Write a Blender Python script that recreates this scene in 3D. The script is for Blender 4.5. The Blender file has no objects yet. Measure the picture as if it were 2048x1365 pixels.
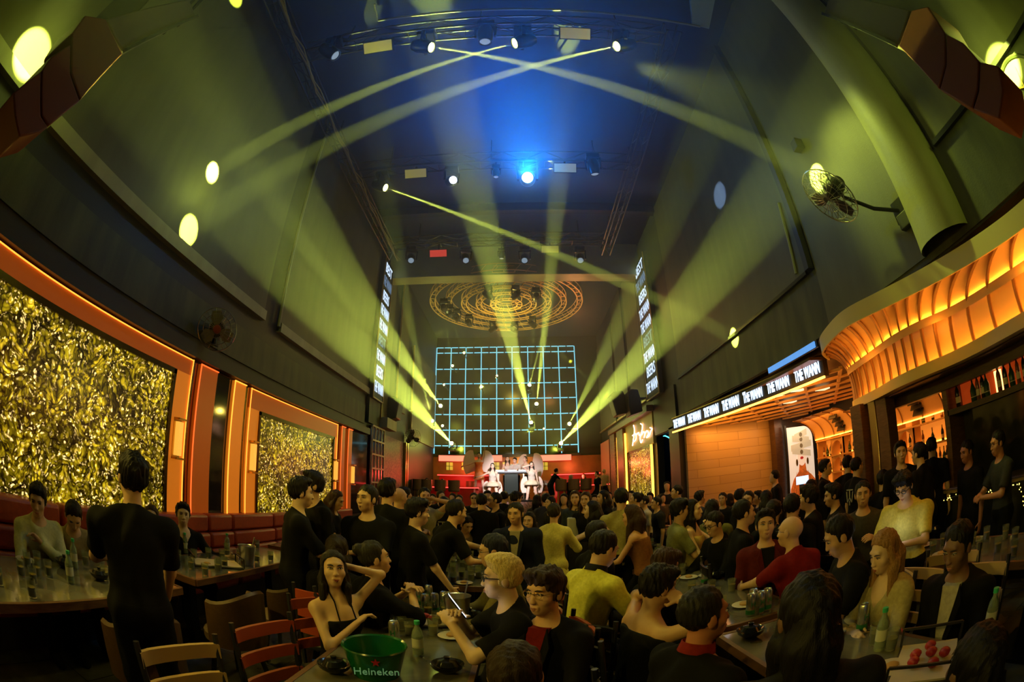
import bpy, bmesh, math, random
import numpy as np
from mathutils import Vector, Matrix, noise
PI = math.pi
rnd = random.Random(7)
S = bpy.context.scene
COL = S.collection

# ---------------------------------------------------------------- camera (a 16 mm full-frame fisheye on a raised table, looking up a little)
CAM_H = 1.75
PITCH, ROLL, YAW = 0.3238, -0.0100, 0.0157
FPX = 902.5                                   # focal length in pixels of the 2048 px wide frame
def _rot():
    B = Matrix(((1, 0, 0), (0, 0, -1), (0, 1, 0)))
    return Matrix.Rotation(YAW, 3, 'Z') @ Matrix.Rotation(PITCH, 3, 'X') @ B @ Matrix.Rotation(ROLL, 3, 'Z')
CR = _rot()
cd = bpy.data.cameras.new('camera')
cam = bpy.data.objects.new('camera', cd); COL.objects.link(cam)
cam.matrix_world = Matrix.Translation((0, 0, CAM_H)) @ CR.to_4x4()
cd.type = 'PANO'; cd.sensor_width = 36.0; cd.sensor_fit = 'HORIZONTAL'
for tgt in (cd, getattr(cd, 'cycles', None)):
    try:
        tgt.panorama_type = 'FISHEYE_EQUISOLID'; tgt.fisheye_lens = FPX * 36.0 / 2048; tgt.fisheye_fov = PI
    except Exception:
        pass
cd.clip_start = 0.05; cd.clip_end = 200
S.camera = cam
# ---------------------------------------------------------------- world, exposure
W = bpy.data.worlds.new('night'); S.world = W; W.use_nodes = True
W.node_tree.nodes['Background'].inputs[0].default_value = (0.02, 0.025, 0.015, 1)
W.node_tree.nodes['Background'].inputs[1].default_value = 0.02
S.view_settings.view_transform = 'Standard'; S.view_settings.look = 'None'
S.view_settings.exposure = 0.0; S.view_settings.gamma = 1.0; S.view_settings.use_curve_mapping = False
cy = S.cycles
cy.max_bounces = 5; cy.diffuse_bounces = 2; cy.glossy_bounces = 3; cy.transmission_bounces = 4; cy.transparent_max_bounces = 8
cy.volume_bounces = 0; cy.sample_clamp_indirect = 3.0; cy.sample_clamp_direct = 0.0
cy.use_adaptive_sampling = True; cy.adaptive_threshold = 0.04
cy.use_denoising = True; cy.caustics_reflective = False; cy.caustics_refractive = False
cy.use_light_tree = True; cy.blur_glossy = 1.0
# ---------------------------------------------------------------- pixel -> ray helpers (they only tell where a thing stands)
def ray(px, py):
    x, y = px - 1024.0, 682.5 - py
    r = math.hypot(x, y) or 1e-9
    th = 2 * math.asin(min(1.0, r / (2 * FPX)))
    s = math.sin(th) / r
    return CR @ Vector((x * s, y * s, -math.cos(th)))
def _on(px, py, ax, v):
    d = ray(px, py); o = (0, 0, CAM_H)
    return Vector(o) + d * ((v - o[ax]) / d[ax])
def onx(px, py, v): return _on(px, py, 0, v)
def ony(px, py, v): return _on(px, py, 1, v)
def onz(px, py, v): return _on(px, py, 2, v)
def atd(px, py, dist):
    """the point `dist` metres away (measured along the floor) in the direction of a pixel"""
    d = ray(px, py); return Vector((0, 0, CAM_H)) + d * (dist / math.hypot(d.x, d.y))
# ---------------------------------------------------------------- lights
YEL = (0.82, 1.0, 0.12)
def lamp(kind, name, loc, power, color, target=None, size=None, blend=0.3, radius=0.05, sx=None, sy=None):
    l = bpy.data.lights.new(name, kind); l.energy = power; l.color = color
    o = bpy.data.objects.new(name, l); COL.objects.link(o); o.location = loc
    if target is not None:
        d = Vector(target) - Vector(loc); o.rotation_euler = d.to_track_quat('-Z', 'Y').to_euler()
    if kind == 'SPOT':
        l.spot_size = size; l.spot_blend = blend; l.shadow_soft_size = radius
    elif kind == 'POINT':
        l.shadow_soft_size = radius
    elif kind == 'AREA':
        l.shape = 'RECTANGLE'; l.size = sx; l.size_y = sy
    return o
XL, XR = -4.0, 3.8            # the two long walls
YB = 21.0                     # back wall
ZT = 9.0                      # ceiling
TZ = 8.0                      # height of the lighting truss
heads = []                    # (lens centre, target, power, colour) -> a moving head is built at each
def beam(src, dst, power, color=YEL, ang=3.6, blend=0.35):
    src = Vector(src); dst = Vector(dst)
    d = (dst - src).normalized()
    o = lamp('SPOT', 'beam_light', src + d * 0.03, power, color, dst, math.radians(ang), blend, 0.012)
    return src, dst
# ---------------------------------------------------------------- mesh and material helpers
class MB:
    def __init__(s): s.v = []; s.f = []
    def add(s, vs, fs):
        n = len(s.v); s.v += [Vector(v) for v in vs]; s.f += [tuple(i + n for i in f) for f in fs]; return s
    def box(s, lo, hi):
        x0, y0, z0 = lo; x1, y1, z1 = hi
        return s.add([(x0,y0,z0),(x1,y0,z0),(x1,y1,z0),(x0,y1,z0),(x0,y0,z1),(x1,y0,z1),(x1,y1,z1),(x0,y1,z1)],
                     [(0,3,2,1),(4,5,6,7),(0,1,5,4),(1,2,6,5),(2,3,7,6),(3,0,4,7)])
    def obox(s, c, ax, ay, az):
        """box with centre c and half-axis vectors"""
        c, ax, ay, az = Vector(c), Vector(ax), Vector(ay), Vector(az)
        p = [c + ax*i + ay*j + az*k for k in (-1,1) for i, j in ((-1,-1),(1,-1),(1,1),(-1,1))]
        return s.add(p, [(0,3,2,1),(4,5,6,7),(0,1,5,4),(1,2,6,5),(2,3,7,6),(3,0,4,7)])
    def bar(s, a, b, w, h=None, up=(0,0,1)):
        a, b = Vector(a), Vector(b); h = w if h is None else h
        d = (b - a).normalized(); u = Vector(up)
        if abs(d.dot(u)) > .97: u = Vector((0,1,0))
        sd = d.cross(u).normalized(); u = sd.cross(d)
        return s.obox((a+b)/2, (b-a)/2, sd*w/2, u*h/2)
    def ring(s, c, ax, ay, r, n): return [c + ax*(math.cos(2*PI*i/n)*r) + ay*(math.sin(2*PI*i/n)*r) for i in range(n)]
    def tube(s, pts, r, n=8, closed=False, caps=True):
        pts = [Vector(p) for p in pts]; m = len(pts)
        rs = r if isinstance(r, (list, tuple)) else [r]*m
        vs = []; u = None
        for i, p in enumerate(pts):
            if closed: d = pts[(i+1) % m] - pts[i-1]
            else: d = pts[min(i+1, m-1)] - pts[max(i-1, 0)]
            d = d.normalized() if d.length > 1e-9 else Vector((0,0,1))
            if u is None:
                u = Vector((0,0,1)) if abs(d.z) < .9 else Vector((1,0,0))
            u = (u - d*u.dot(d)).normalized(); w = d.cross(u)
            vs += s.ring(p, u, w, rs[i], n)
        fs = []
        for i in range(m if closed else m-1):
            j = (i+1) % m
            fs += [(i*n+k, i*n+(k+1)%n, j*n+(k+1)%n, j*n+k) for k in range(n)]
        if caps and not closed: fs += [tuple(range(n))[::-1], tuple((m-1)*n+k for k in range(n))]
        return s.add(vs, fs)
    def cyl(s, a, b, r, r2=None, n=16): return s.tube([a, b], [r, r if r2 is None else r2], n)
    def lathe(s, prof, c=(0,0,0), n=20, axis=None, up=None):
        """prof: [(radius, height)...] about an axis through c"""
        c = Vector(c); az = Vector(axis or (0,0,1)).normalized()
        ax = az.orthogonal().normalized(); ay = az.cross(ax)
        vs = []
        for r, h in prof: vs += s.ring(c + az*h, ax, ay, max(r, 1e-5), n)
        fs = []
        for i in range(len(prof)-1):
            fs += [(i*n+k, i*n+(k+1)%n, (i+1)*n+(k+1)%n, (i+1)*n+k) for k in range(n)]
        fs += [tuple(range(n))[::-1], tuple((len(prof)-1)*n+k for k in range(n))]
        return s.add(vs, fs)
    def prism(s, poly, ext):
        poly = [Vector(p) for p in poly]; ext = Vector(ext); n = len(poly)
        nrm = Vector((0,0,0))
        for i in range(n): nrm += poly[i].cross(poly[(i+1)%n])
        if nrm.dot(ext) > 0: poly = poly[::-1]
        vs = poly + [p + ext for p in poly]
        return s.add(vs, [tuple(range(n)), tuple(range(n, 2*n))[::-1]] + [(i, i+n, (i+1)%n+n, (i+1)%n) for i in range(n)])
    def grid(s, rows, closed=False):
        n = len(rows[0]); vs = [p for r in rows for p in r]
        fs = [(i*n+k, i*n+k+1, (i+1)*n+k+1, (i+1)*n+k) for i in range(len(rows)-1) for k in range(n-1)]
        return s.add(vs, fs)
    def ball(s, c, r, n=12, m=8, sc=(1,1,1)):
        c = Vector(c); vs = []
        for j in range(1, m):
            t = PI*j/m
            vs += [c + Vector((math.sin(t)*math.cos(2*PI*i/n)*sc[0], math.sin(t)*math.sin(2*PI*i/n)*sc[1], math.cos(t)*sc[2]))*r for i in range(n)]
        vs += [c + Vector((0,0,r*sc[2])), c - Vector((0,0,r*sc[2]))]; T = (m-1)*n
        fs = [(j*n+i, (j+1)*n+i, (j+1)*n+(i+1)%n, j*n+(i+1)%n) for j in range(m-2) for i in range(n)]
        fs += [(T, i, (i+1)%n) for i in range(n)] + [(T+1, (m-2)*n+(i+1)%n, (m-2)*n+i) for i in range(n)]
        return s.add(vs, fs)

def _mesh(name, mb, m, smooth=None):
    me = bpy.data.meshes.new(name); me.from_pydata([tuple(v) for v in mb.v], [], mb.f)
    if m is not None: me.materials.append(m)
    if smooth:
        me.polygons.foreach_set('use_smooth', [True]*len(me.polygons))
        try: me.set_sharp_from_angle(angle=math.radians(smooth))
        except Exception: pass
    me.update(); return me
def _pinv(o, parent):
    o.parent = parent
    M = Matrix.LocRotScale(parent.location, parent.rotation_euler, parent.scale)
    if parent.parent is not None:
        q = parent.parent
        M = Matrix.LocRotScale(q.location, q.rotation_euler, q.scale) @ parent.matrix_parent_inverse @ M
    o.matrix_parent_inverse = M.inverted()
def link(name, me, parent=None, world=True):
    o = bpy.data.objects.new(name, me); COL.objects.link(o)
    if parent is not None:
        if world: _pinv(o, parent)
        else: o.parent = parent
    return o
def part(name, mb, m, parent=None, smooth=40, world=True, bev=None):
    o = link(name, _mesh(name, mb, m, smooth), parent, world)
    if bev:
        b = o.modifiers.new('bevel', 'BEVEL'); b.width = bev; b.segments = 2; b.limit_method = 'ANGLE'
    return o
def tag(o, label, cat, group=None):
    o['label'] = label; o['category'] = cat
    if group: o['group'] = group
    return o
def struct(name, mb, m, smooth=40, label=None):
    o = part(name, mb, m, None, smooth); o['kind'] = 'structure'
    if label: o['label'] = label
    return o
def thing(name, label, cat, loc=(0,0,0), rz=0, group=None):
    o = bpy.data.objects.new(name, None); COL.objects.link(o); o.empty_display_size = .1
    o.location = loc; o.rotation_euler = (0, 0, rz); tag(o, label, cat, group); return o
def solo(name, label, cat, mb, m, group=None, smooth=40, bev=None):
    return tag(part(name, mb, m, None, smooth, bev=bev), label, cat, group)
KIDS = {}
def kids(o):
    return [c for c in bpy.data.objects if c.parent is o]
def dup(root, loc, rz=0, label=None, group=None, tree=None, scale=None):
    """copy a thing with copies of its parts and sub-parts; tree = cached [(child, [grandchildren])]"""
    r = root.copy(); COL.objects.link(r); r.location = loc; r.rotation_euler = (0, 0, rz)
    if scale: r.scale = (scale,)*3
    if label: r['label'] = label
    if group: r['group'] = group
    for ch, gs in (tree if tree is not None else [(c, kids(c)) for c in kids(root)]):
        c = ch.copy(); COL.objects.link(c); c.parent = r
        for g in gs:
            d = g.copy(); COL.objects.link(d); d.parent = c
    return r
def treeof(root): return [(c, kids(c)) for c in kids(root)]
def text(name, s, M4, size, m, parent=None, ext=.006, sx=1.0, sy=1.0, bold=.0):
    """a line of lettering; M4 places its centre, x = reading direction, y = up"""
    cu = bpy.data.curves.new(name, 'FONT'); cu.body = s; cu.size = size; cu.extrude = ext; cu.offset = bold
    cu.align_x = 'CENTER'; cu.align_y = 'CENTER'; cu.resolution_u = 2; cu.materials.append(m)
    o = bpy.data.objects.new(name, cu); me = bpy.data.meshes.new_from_object(o); bpy.data.objects.remove(o); me.name = name
    if not me.materials: me.materials.append(m)
    o = bpy.data.objects.new(name, me); COL.objects.link(o)
    if parent is not None: _pinv(o, parent)
    o.matrix_basis = M4 @ Matrix.Diagonal((sx, sy, 1, 1))
    return o
def frame4(c, ex, ey):
    ex, ey = Vector(ex).normalized(), Vector(ey).normalized(); ez = ex.cross(ey)
    M = Matrix((ex, ey, ez)).transposed().to_4x4(); M.translation = Vector(c); return M

def mat(name, c, r=.6, metal=0, e=None, es=0, ns=None, na=.15, bump=None, spec=None, alpha=None, trans=None, coat=None, sss=None):
    M = bpy.data.materials.new(name); M.use_nodes = True; nt = M.node_tree; b = nt.nodes['Principled BSDF']
    b.inputs['Base Color'].default_value = (*c, 1); b.inputs['Roughness'].default_value = r; b.inputs['Metallic'].default_value = metal
    if spec is not None: b.inputs['Specular IOR Level'].default_value = spec
    if e is not None: b.inputs['Emission Color'].default_value = (*e, 1); b.inputs['Emission Strength'].default_value = es
    if trans: b.inputs['Transmission Weight'].default_value = trans; b.inputs['IOR'].default_value = 1.33
    if alpha is not None: b.inputs['Alpha'].default_value = alpha
    if coat: b.inputs['Coat Weight'].default_value = coat; b.inputs['Coat Roughness'].default_value = .12
    if ns:
        tc = nt.nodes.new('ShaderNodeTexCoord'); n = nt.nodes.new('ShaderNodeTexNoise'); n.inputs['Scale'].default_value = ns; n.inputs['Detail'].default_value = 5
        mp = nt.nodes.new('ShaderNodeMapRange'); mp.inputs['From Min'].default_value = .3; mp.inputs['From Max'].default_value = .7
        mp.inputs['To Min'].default_value = 1-na; mp.inputs['To Max'].default_value = 1+na
        mx = nt.nodes.new('ShaderNodeMix'); mx.data_type = 'RGBA'; mx.blend_type = 'MULTIPLY'; mx.inputs[0].default_value = 1; mx.inputs[6].default_value = (*c, 1)
        nt.links.new(tc.outputs['Object'], n.inputs['Vector']); nt.links.new(n.outputs['Fac'], mp.inputs['Value'])
        nt.links.new(mp.outputs[0], mx.inputs[7]); nt.links.new(mx.outputs[2], b.inputs['Base Color'])
    if bump:
        tc = nt.nodes.new('ShaderNodeTexCoord'); n = nt.nodes.new('ShaderNodeTexNoise'); n.inputs['Scale'].default_value = bump[0]; n.inputs['Detail'].default_value = 4
        bp = nt.nodes.new('ShaderNodeBump'); bp.inputs['Strength'].default_value = bump[1]; bp.inputs['Distance'].default_value = .02
        nt.links.new(tc.outputs['Object'], n.inputs['Vector']); nt.links.new(n.outputs['Fac'], bp.inputs['Height']); nt.links.new(bp.outputs[0], b.inputs['Normal'])
    return M
def emat(name, c, s): return mat(name, (.02,.02,.02), .5, e=c, es=s)
class NT:
    """tiny node helper on top of a Principled material"""
    def __init__(s, name, **k):
        s.M = mat(name, k.pop('c', (.5,.5,.5)), k.pop('r', .6), **k); s.nt = s.M.node_tree; s.b = s.nt.nodes['Principled BSDF']
        s.tc = s.nt.nodes.new('ShaderNodeTexCoord').outputs['Object']
    def n(s, t, **k):
        nd = s.nt.nodes.new(t)
        for a, v in k.items():
            if a == 'I':
                for i, w in v.items():
                    if hasattr(w, 'is_linked') or isinstance(w, bpy.types.NodeSocket): s.nt.links.new(w, nd.inputs[i])
                    else: nd.inputs[i].default_value = w
            else: setattr(nd, a, v)
        return nd
    def math(s, op, a, b=0.0, c=None):
        I = {0: a, 1: b}
        if c is not None: I[2] = c
        return s.n('ShaderNodeMath', operation=op, I=I).outputs[0]
    def ramp(s, v, stops, interp='LINEAR'):
        nd = s.n('ShaderNodeValToRGB', I={0: v}); cr = nd.color_ramp; cr.interpolation = interp
        cr.elements[0].position = stops[0][0]; cr.elements[0].color = (*stops[0][1], 1)
        cr.elements[1].position = stops[1][0]; cr.elements[1].color = (*stops[1][1], 1)
        for p, c in stops[2:]:
            el = cr.elements.new(p); el.color = (*c, 1)
        return nd.outputs[0]
    def set(s, i, v):
        if isinstance(v, bpy.types.NodeSocket): s.nt.links.new(v, s.b.inputs[i])
        else: s.b.inputs[i].default_value = v

# ---------------------------------------------------------------- materials
def leaf_screen_mat():
    """what the light walls show: backlit golden leaves, dark twigs, white sparks"""
    t = NT('leaf_light_wall', c=(.01,.01,.01), r=.25)
    warp = t.n('ShaderNodeTexNoise', I={'Vector': t.tc, 'Scale': 3.0, 'Detail': 3.0}).outputs['Color']
    vv = t.n('ShaderNodeVectorMath', operation='MULTIPLY_ADD', I={0: warp, 1: (.5,.5,.5), 2: t.tc}).outputs[0]
    leaf = t.n('ShaderNodeTexVoronoi', I={'Vector': vv, 'Scale': 19.0, 'Randomness': 1.0})
    col = t.ramp(t.n('ShaderNodeSeparateColor', I={0: leaf.outputs['Color']}).outputs[0],
                 [(0, (.02,.012,.0)), (1, (.55,.36,.014)), (.3, (.08,.055,.001)), (.6, (.22,.155,.003)), (.85, (.36,.24,.006))])
    ds = t.ramp(leaf.outputs['Distance'], [(.05, (1.35,1.35,1.2)), (.75, (.12,.10,.06))])
    tw = t.n('ShaderNodeTexVoronoi', feature='DISTANCE_TO_EDGE', I={'Vector': vv, 'Scale': 2.2}).outputs['Distance']
    twm = t.ramp(tw, [(0, (.05,.03,.01)), (.03, (1,1,1))])
    tw2 = t.n('ShaderNodeTexVoronoi', feature='DISTANCE_TO_EDGE', I={'Vector': vv, 'Scale': 5.5}).outputs['Distance']
    twm2 = t.ramp(tw2, [(0, (.2,.12,.05)), (.03, (1,1,1))])
    big = t.n('ShaderNodeTexNoise', I={'Vector': t.tc, 'Scale': 2.0, 'Detail': 5.0}).outputs['Fac']
    bm_ = t.ramp(big, [(.32, (.30,.30,.30)), (.66, (1.5,1.5,1.5))])
    sp = t.n('ShaderNodeTexVoronoi', I={'Vector': vv, 'Scale': 26.0}).outputs['Distance']
    nz = t.n('ShaderNodeTexNoise', I={'Vector': t.tc, 'Scale': 5.0, 'Detail': 3.0}).outputs['Fac']
    nz2 = t.n('ShaderNodeTexNoise', I={'Vector': t.tc, 'Scale': 24.0, 'Detail': 1.0}).outputs['Fac']
    spm = t.math('MULTIPLY', t.math('MULTIPLY', t.ramp(sp, [(.08, (1,1,1)), (.50, (0,0,0))]), t.ramp(nz, [(.42, (.15,.15,.15)), (.56, (1,1,1))])), t.ramp(nz2, [(.50, (0,0,0)), (.60, (1,1,1))]))
    a = t.n('ShaderNodeMix', data_type='RGBA', blend_type='MULTIPLY', I={0: 1.0, 6: col, 7: ds}).outputs[2]
    for q in (twm, twm2, bm_): a = t.n('ShaderNodeMix', data_type='RGBA', blend_type='MULTIPLY', I={0: 1.0, 6: a, 7: q}).outputs[2]
    a = t.n('ShaderNodeMix', data_type='RGBA', blend_type='ADD', I={0: spm, 6: a, 7: (1.9,1.25,.38,1)}).outputs[2]
    t.set('Emission Color', a); t.set('Emission Strength', 2.0); return t.M
def upholstery_mat(name, c): return mat(name, c, .42, ns=30, na=.12, bump=(160, .15), coat=.15)
def plaster_mat(name, c, na=.35):
    t = NT(name, c=c, r=.55)
    n1 = t.n('ShaderNodeTexNoise', I={'Vector': t.n('ShaderNodeVectorMath', operation='MULTIPLY', I={0: t.tc, 1: (1,3,.5)}).outputs[0], 'Scale': 1.6, 'Detail': 6.0}).outputs['Fac']
    lo = tuple(x*(1-na) for x in c); hi = tuple(x*(1+na) for x in c)
    t.set('Base Color', t.ramp(n1, [(.35, lo), (.68, hi)]))
    f = t.n('ShaderNodeTexNoise', I={'Vector': t.tc, 'Scale': 60.0, 'Detail': 3.0}).outputs['Fac']
    t.set('Normal', t.n('ShaderNodeBump', I={'Height': f, 'Strength': .12, 'Distance': .01}).outputs[0]); return t.M
def tile_mat():
    t = NT('golden_tile', c=(.5,.3,.12), r=.35)
    sv = t.n('ShaderNodeSeparateXYZ', I={0: t.tc})
    v = t.n('ShaderNodeCombineXYZ', I={0: sv.outputs[0], 1: sv.outputs[2], 2: 0.0}).outputs[0]
    br = t.n('ShaderNodeTexBrick', I={'Vector': v, 'Color1': (.50,.36,.20,1), 'Color2': (.44,.31,.17,1), 'Mortar': (.22,.13,.06,1), 'Scale': 1.0, 'Mortar Size': .006, 'Mortar Smooth': .6, 'Brick Width': 1.2, 'Row Height': .21})
    t.set('Base Color', br.outputs['Color'])
    t.set('Normal', t.n('ShaderNodeBump', I={'Height': br.outputs['Fac'], 'Strength': -.6, 'Distance': .01}).outputs[0]); return t.M
def floor_mat():
    t = NT('floor_tile', c=(.06,.055,.05), r=.25)
    n = t.n('ShaderNodeTexNoise', I={'Vector': t.tc, 'Scale': 4.0, 'Detail': 8.0}).outputs['Fac']
    br = t.n('ShaderNodeTexBrick', I={'Vector': t.tc, 'Color1': (1,1,1,1), 'Color2': (.8,.8,.8,1), 'Mortar': (.2,.2,.2,1), 'Scale': 1.0, 'Mortar Size': .004, 'Brick Width': .8, 'Row Height': .8, 'Offset': 0.0} if False else {'Vector': t.tc, 'Color1': (1,1,1,1), 'Color2': (.8,.8,.8,1), 'Mortar': (.2,.2,.2,1), 'Scale': 1.0, 'Mortar Size': .004, 'Brick Width': .8, 'Row Height': .8})
    c = t.ramp(n, [(.3, (.05,.045,.035)), (.75, (.13,.12,.10))])
    t.set('Base Color', t.n('ShaderNodeMix', data_type='RGBA', blend_type='MULTIPLY', I={0: 1.0, 6: c, 7: br.outputs['Color']}).outputs[2]); return t.M
def wood_mat(name, c1, c2, r=.4):
    t = NT(name, r=r)
    v = t.n('ShaderNodeVectorMath', operation='MULTIPLY', I={0: t.tc, 1: (2.0, 2.0, 14.0)}).outputs[0]
    n = t.n('ShaderNodeTexNoise', I={'Vector': v, 'Scale': 2.5, 'Detail': 5.0, 'Distortion': 1.2}).outputs['Fac']
    t.set('Base Color', t.ramp(n, [(.3, c1), (.7, c2)])); return t.M
def stone_top_mat():
    t = NT('stone_table_top', r=.10, coat=.6)
    n = t.n('ShaderNodeTexNoise', I={'Vector': t.tc, 'Scale': 3.0, 'Detail': 9.0, 'Distortion': .8}).outputs['Fac']
    t.set('Base Color', t.ramp(n, [(.3, (.08,.075,.05)), (.75, (.22,.20,.14))])); return t.M
def damask_mat(name, c1, c2, e=None):
    t = NT(name, r=.5)
    n = t.n('ShaderNodeTexNoise', I={'Vector': t.tc, 'Scale': 9.0, 'Detail': 3.0, 'Distortion': 2.5}).outputs['Fac']
    t.set('Base Color', t.ramp(n, [(.47, c1), (.52, c2)])); return t.M

M = dict(
 black=mat('black_paint', (.012,.012,.012), .5), blackm=mat('black_metal', (.02,.02,.022), .32, .7), dark=mat('dark_wall_paint', (.014,.014,.011), .5, bump=(40,.1)),
 panel=plaster_mat('grey_wall_panel', (.09,.09,.043), .12), lip=plaster_mat('panel_edge_trim', (.30,.31,.16), .12), green=plaster_mat('green_plaster_lit_band', (.040,.045,.018), .5),
 ceil=mat('ceiling_black', (.030,.042,.058), .6), floor=floor_mat(), pipe=mat('painted_pipe', (.30,.27,.10), .45),
 steel=mat('truss_steel', (.09,.085,.075), .35, .8), brightsteel=mat('bright_steel', (.35,.33,.28), .3, .9), alu=mat('brushed_aluminium', (.55,.55,.52), .28, 1.0),
 brown=mat('speaker_grille_brown', (.11,.022,.006), .6, bump=(300,.2)), spkgrey=mat('speaker_box_grey', (.11,.10,.075), .5), spkblack=mat('speaker_box_black', (.020,.022,.018), .5),
 leaf=leaf_screen_mat(), bezel=mat('bronze_frame', (.10,.07,.02), .25, .9),
 glow=mat('amber_acrylic', (.55,.16,.03), .35, e=(1.0,.16,.008), es=.15), glowhi=mat('amber_acrylic_bright', (.6,.2,.04), .35, e=(1.0,.25,.012), es=.42),
 led=emat('amber_led_strip', (1.0,.30,.03), 2.6), ledred=emat('red_orange_led', (1.0,.13,.02), 1.6), ledyel=emat('yellow_led_tube', (1.0,.42,.04), 4.5),
 bronze=mat('bronze_mirror', (.22,.13,.04), .18, .95), mirror=mat('dark_mirror', (.06,.055,.045), .08, .6),
 sofa=upholstery_mat('orange_red_leather', (.42,.055,.016)), gold=mat('gold_metal', (.55,.36,.10), .3, .9), paleframe=mat('pale_gold_frame', (.55,.45,.28), .45),
 purple=mat('dark_purple_glass', (.05,.012,.02), .2), damask=damask_mat('damask_wallpaper', (.20,.12,.10), (.09,.05,.05)),
 cove=mat('cove_shell_paint', (.80,.55,.30), .55, ns=2.5, na=.08), rib=mat('cove_rib_paint', (.32,.16,.07), .5), band=mat('cove_band_paint', (.62,.52,.20), .5),
 wood=wood_mat('dark_walnut', (.03,.013,.006), (.075,.035,.015)), woodmid=wood_mat('mid_walnut', (.10,.045,.018), (.20,.09,.035)), brass=mat('brass_trim', (.60,.42,.16), .3, .8),
 tile=tile_mat(), shelf=mat('shelf_lacquer', (.62,.38,.18), .5), niche=mat('niche_back', (.75,.45,.2), .6),
 cyan=emat('cyan_neon', (.09,.75,1.0), 3.2), white=emat('white_screen', (.62,.78,1.0), 1.5), dimblue=emat('dim_blue_screen', (.16,.26,.42), .9), signwhite=emat('sign_letters_white', (.62,.78,1.0), 1.8),
 pinkled=emat('coral_light_bar', (1.0,.16,.09), 2.2), redled=emat('red_underglow', (1.0,.05,.04), 5.0), neonpink=emat('white_pink_neon', (1.0,.55,.40), 5.5),
 top=stone_top_mat(), glass=mat('clear_glass', (.9,.95,.9), .03, trans=1.0), seatbrown=upholstery_mat('brown_seat_leather', (.10,.05,.022)),
 redwood=mat('red_lacquered_slat', (.40,.065,.02), .35), palewood=mat('pale_slat', (.50,.34,.14), .4), tan=upholstery_mat('tan_seat', (.16,.10,.05)),
)
# ---------------------------------------------------------------- the setting
Y0 = -2.0
struct('floor', MB().box((XL-.2, Y0-.1, -.2), (8.0, YB+.2, 0)), M['floor'])
struct('ceiling', MB().box((XL-.2, Y0-.1, ZT), (XR+.3, YB+.2, ZT+.2)), M['ceil'])
struct('wall_left', MB().box((XL-.25, Y0, 0), (XL-.05, YB, ZT)), M['dark'])
struct('wall_back', MB().box((XL-.25, YB, 0), (8.0, YB+.2, ZT)), M['dark'])
struct('wall_front', MB().box((XL-.25, Y0-.2, 0), (8.0, Y0, ZT)), M['dark'])
struct('wall_right', MB().box((XR+.05, Y0, 3.22), (XR+.25, 10.4, ZT)).box((XR+.05, 10.4, 2.98), (XR+.25, YB, ZT)), M['dark'])
struct('wall_right', MB().box((XR+.05, 12.3, 0), (XR+.25, YB, 2.98)), M['dark'])
struct('wall_bar', MB().box((7.6, Y0, 0), (7.8, 10.6, 3.3)), M['dark'])
struct('ceiling', MB().box((XR+.25, Y0, 3.12), (7.8, 10.6, 3.3)), M['wood'])
# upper wall: large grey sheets whose lower edge is coloured paler to look lit, dark joints between them
def upper(side, x0, x1, y0, y1, z0, z1, lip=True):
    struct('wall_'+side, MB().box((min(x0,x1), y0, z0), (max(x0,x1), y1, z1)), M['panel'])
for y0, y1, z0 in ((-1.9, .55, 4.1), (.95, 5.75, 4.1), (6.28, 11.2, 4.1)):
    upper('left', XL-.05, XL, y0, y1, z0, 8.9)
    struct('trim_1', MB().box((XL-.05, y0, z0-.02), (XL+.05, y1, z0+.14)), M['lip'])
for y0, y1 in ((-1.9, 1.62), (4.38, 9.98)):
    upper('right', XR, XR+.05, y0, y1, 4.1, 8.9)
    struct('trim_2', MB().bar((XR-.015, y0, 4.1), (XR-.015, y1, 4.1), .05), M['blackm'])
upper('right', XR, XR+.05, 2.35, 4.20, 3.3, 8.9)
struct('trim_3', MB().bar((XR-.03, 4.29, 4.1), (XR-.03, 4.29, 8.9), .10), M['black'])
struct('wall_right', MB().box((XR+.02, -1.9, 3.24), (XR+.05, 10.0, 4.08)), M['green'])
struct('wall_left', MB().box((XL-.05, -1.9, 3.28), (XL-.02, 11.1, 3.78)), M['green'])  # green band paints lit wall; darker wall left above for the panel's shade
struct('trim_4', MB().box((XL-.05, -1.9, 3.0), (XL+.12, 11.2, 3.16)), M['black'])
# far half of the side walls
for y0, y1, z0, z1 in ((12.3, 13.1, 3.6, 8.2), (13.9, 15.2, 4.2, 8.7), (16.0, 20.7, 3.5, 7.0)):
    upper('left', XL-.05, XL+.02, y0, y1, z0, z1)
    struct('trim_5', MB().bar((XL+.04, y0, z0), (XL+.04, y0, z1), .05), M['gold'])
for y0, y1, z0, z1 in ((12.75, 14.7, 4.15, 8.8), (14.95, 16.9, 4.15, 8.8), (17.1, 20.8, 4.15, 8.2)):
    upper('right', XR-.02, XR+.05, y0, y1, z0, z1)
    struct('trim_6', MB().bar((XR-.04, y0, z0), (XR-.04, y0, z1), .05), M['black'])
    struct('trim_6', MB().bar((XR-.04, y0, z0), (XR-.04, y1, z0), .06), M['brass'])
struct('trim_7', MB().box((XL, 9.9, 8.75), (XR, 10.1, ZT)), M['black'])
# bulkhead across the hall in front of the ring trusses
struct('ceiling_bulkhead', MB().box((XL, 12.1, 7.92), (XR, 12.6, ZT)), M['lip'])
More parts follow.
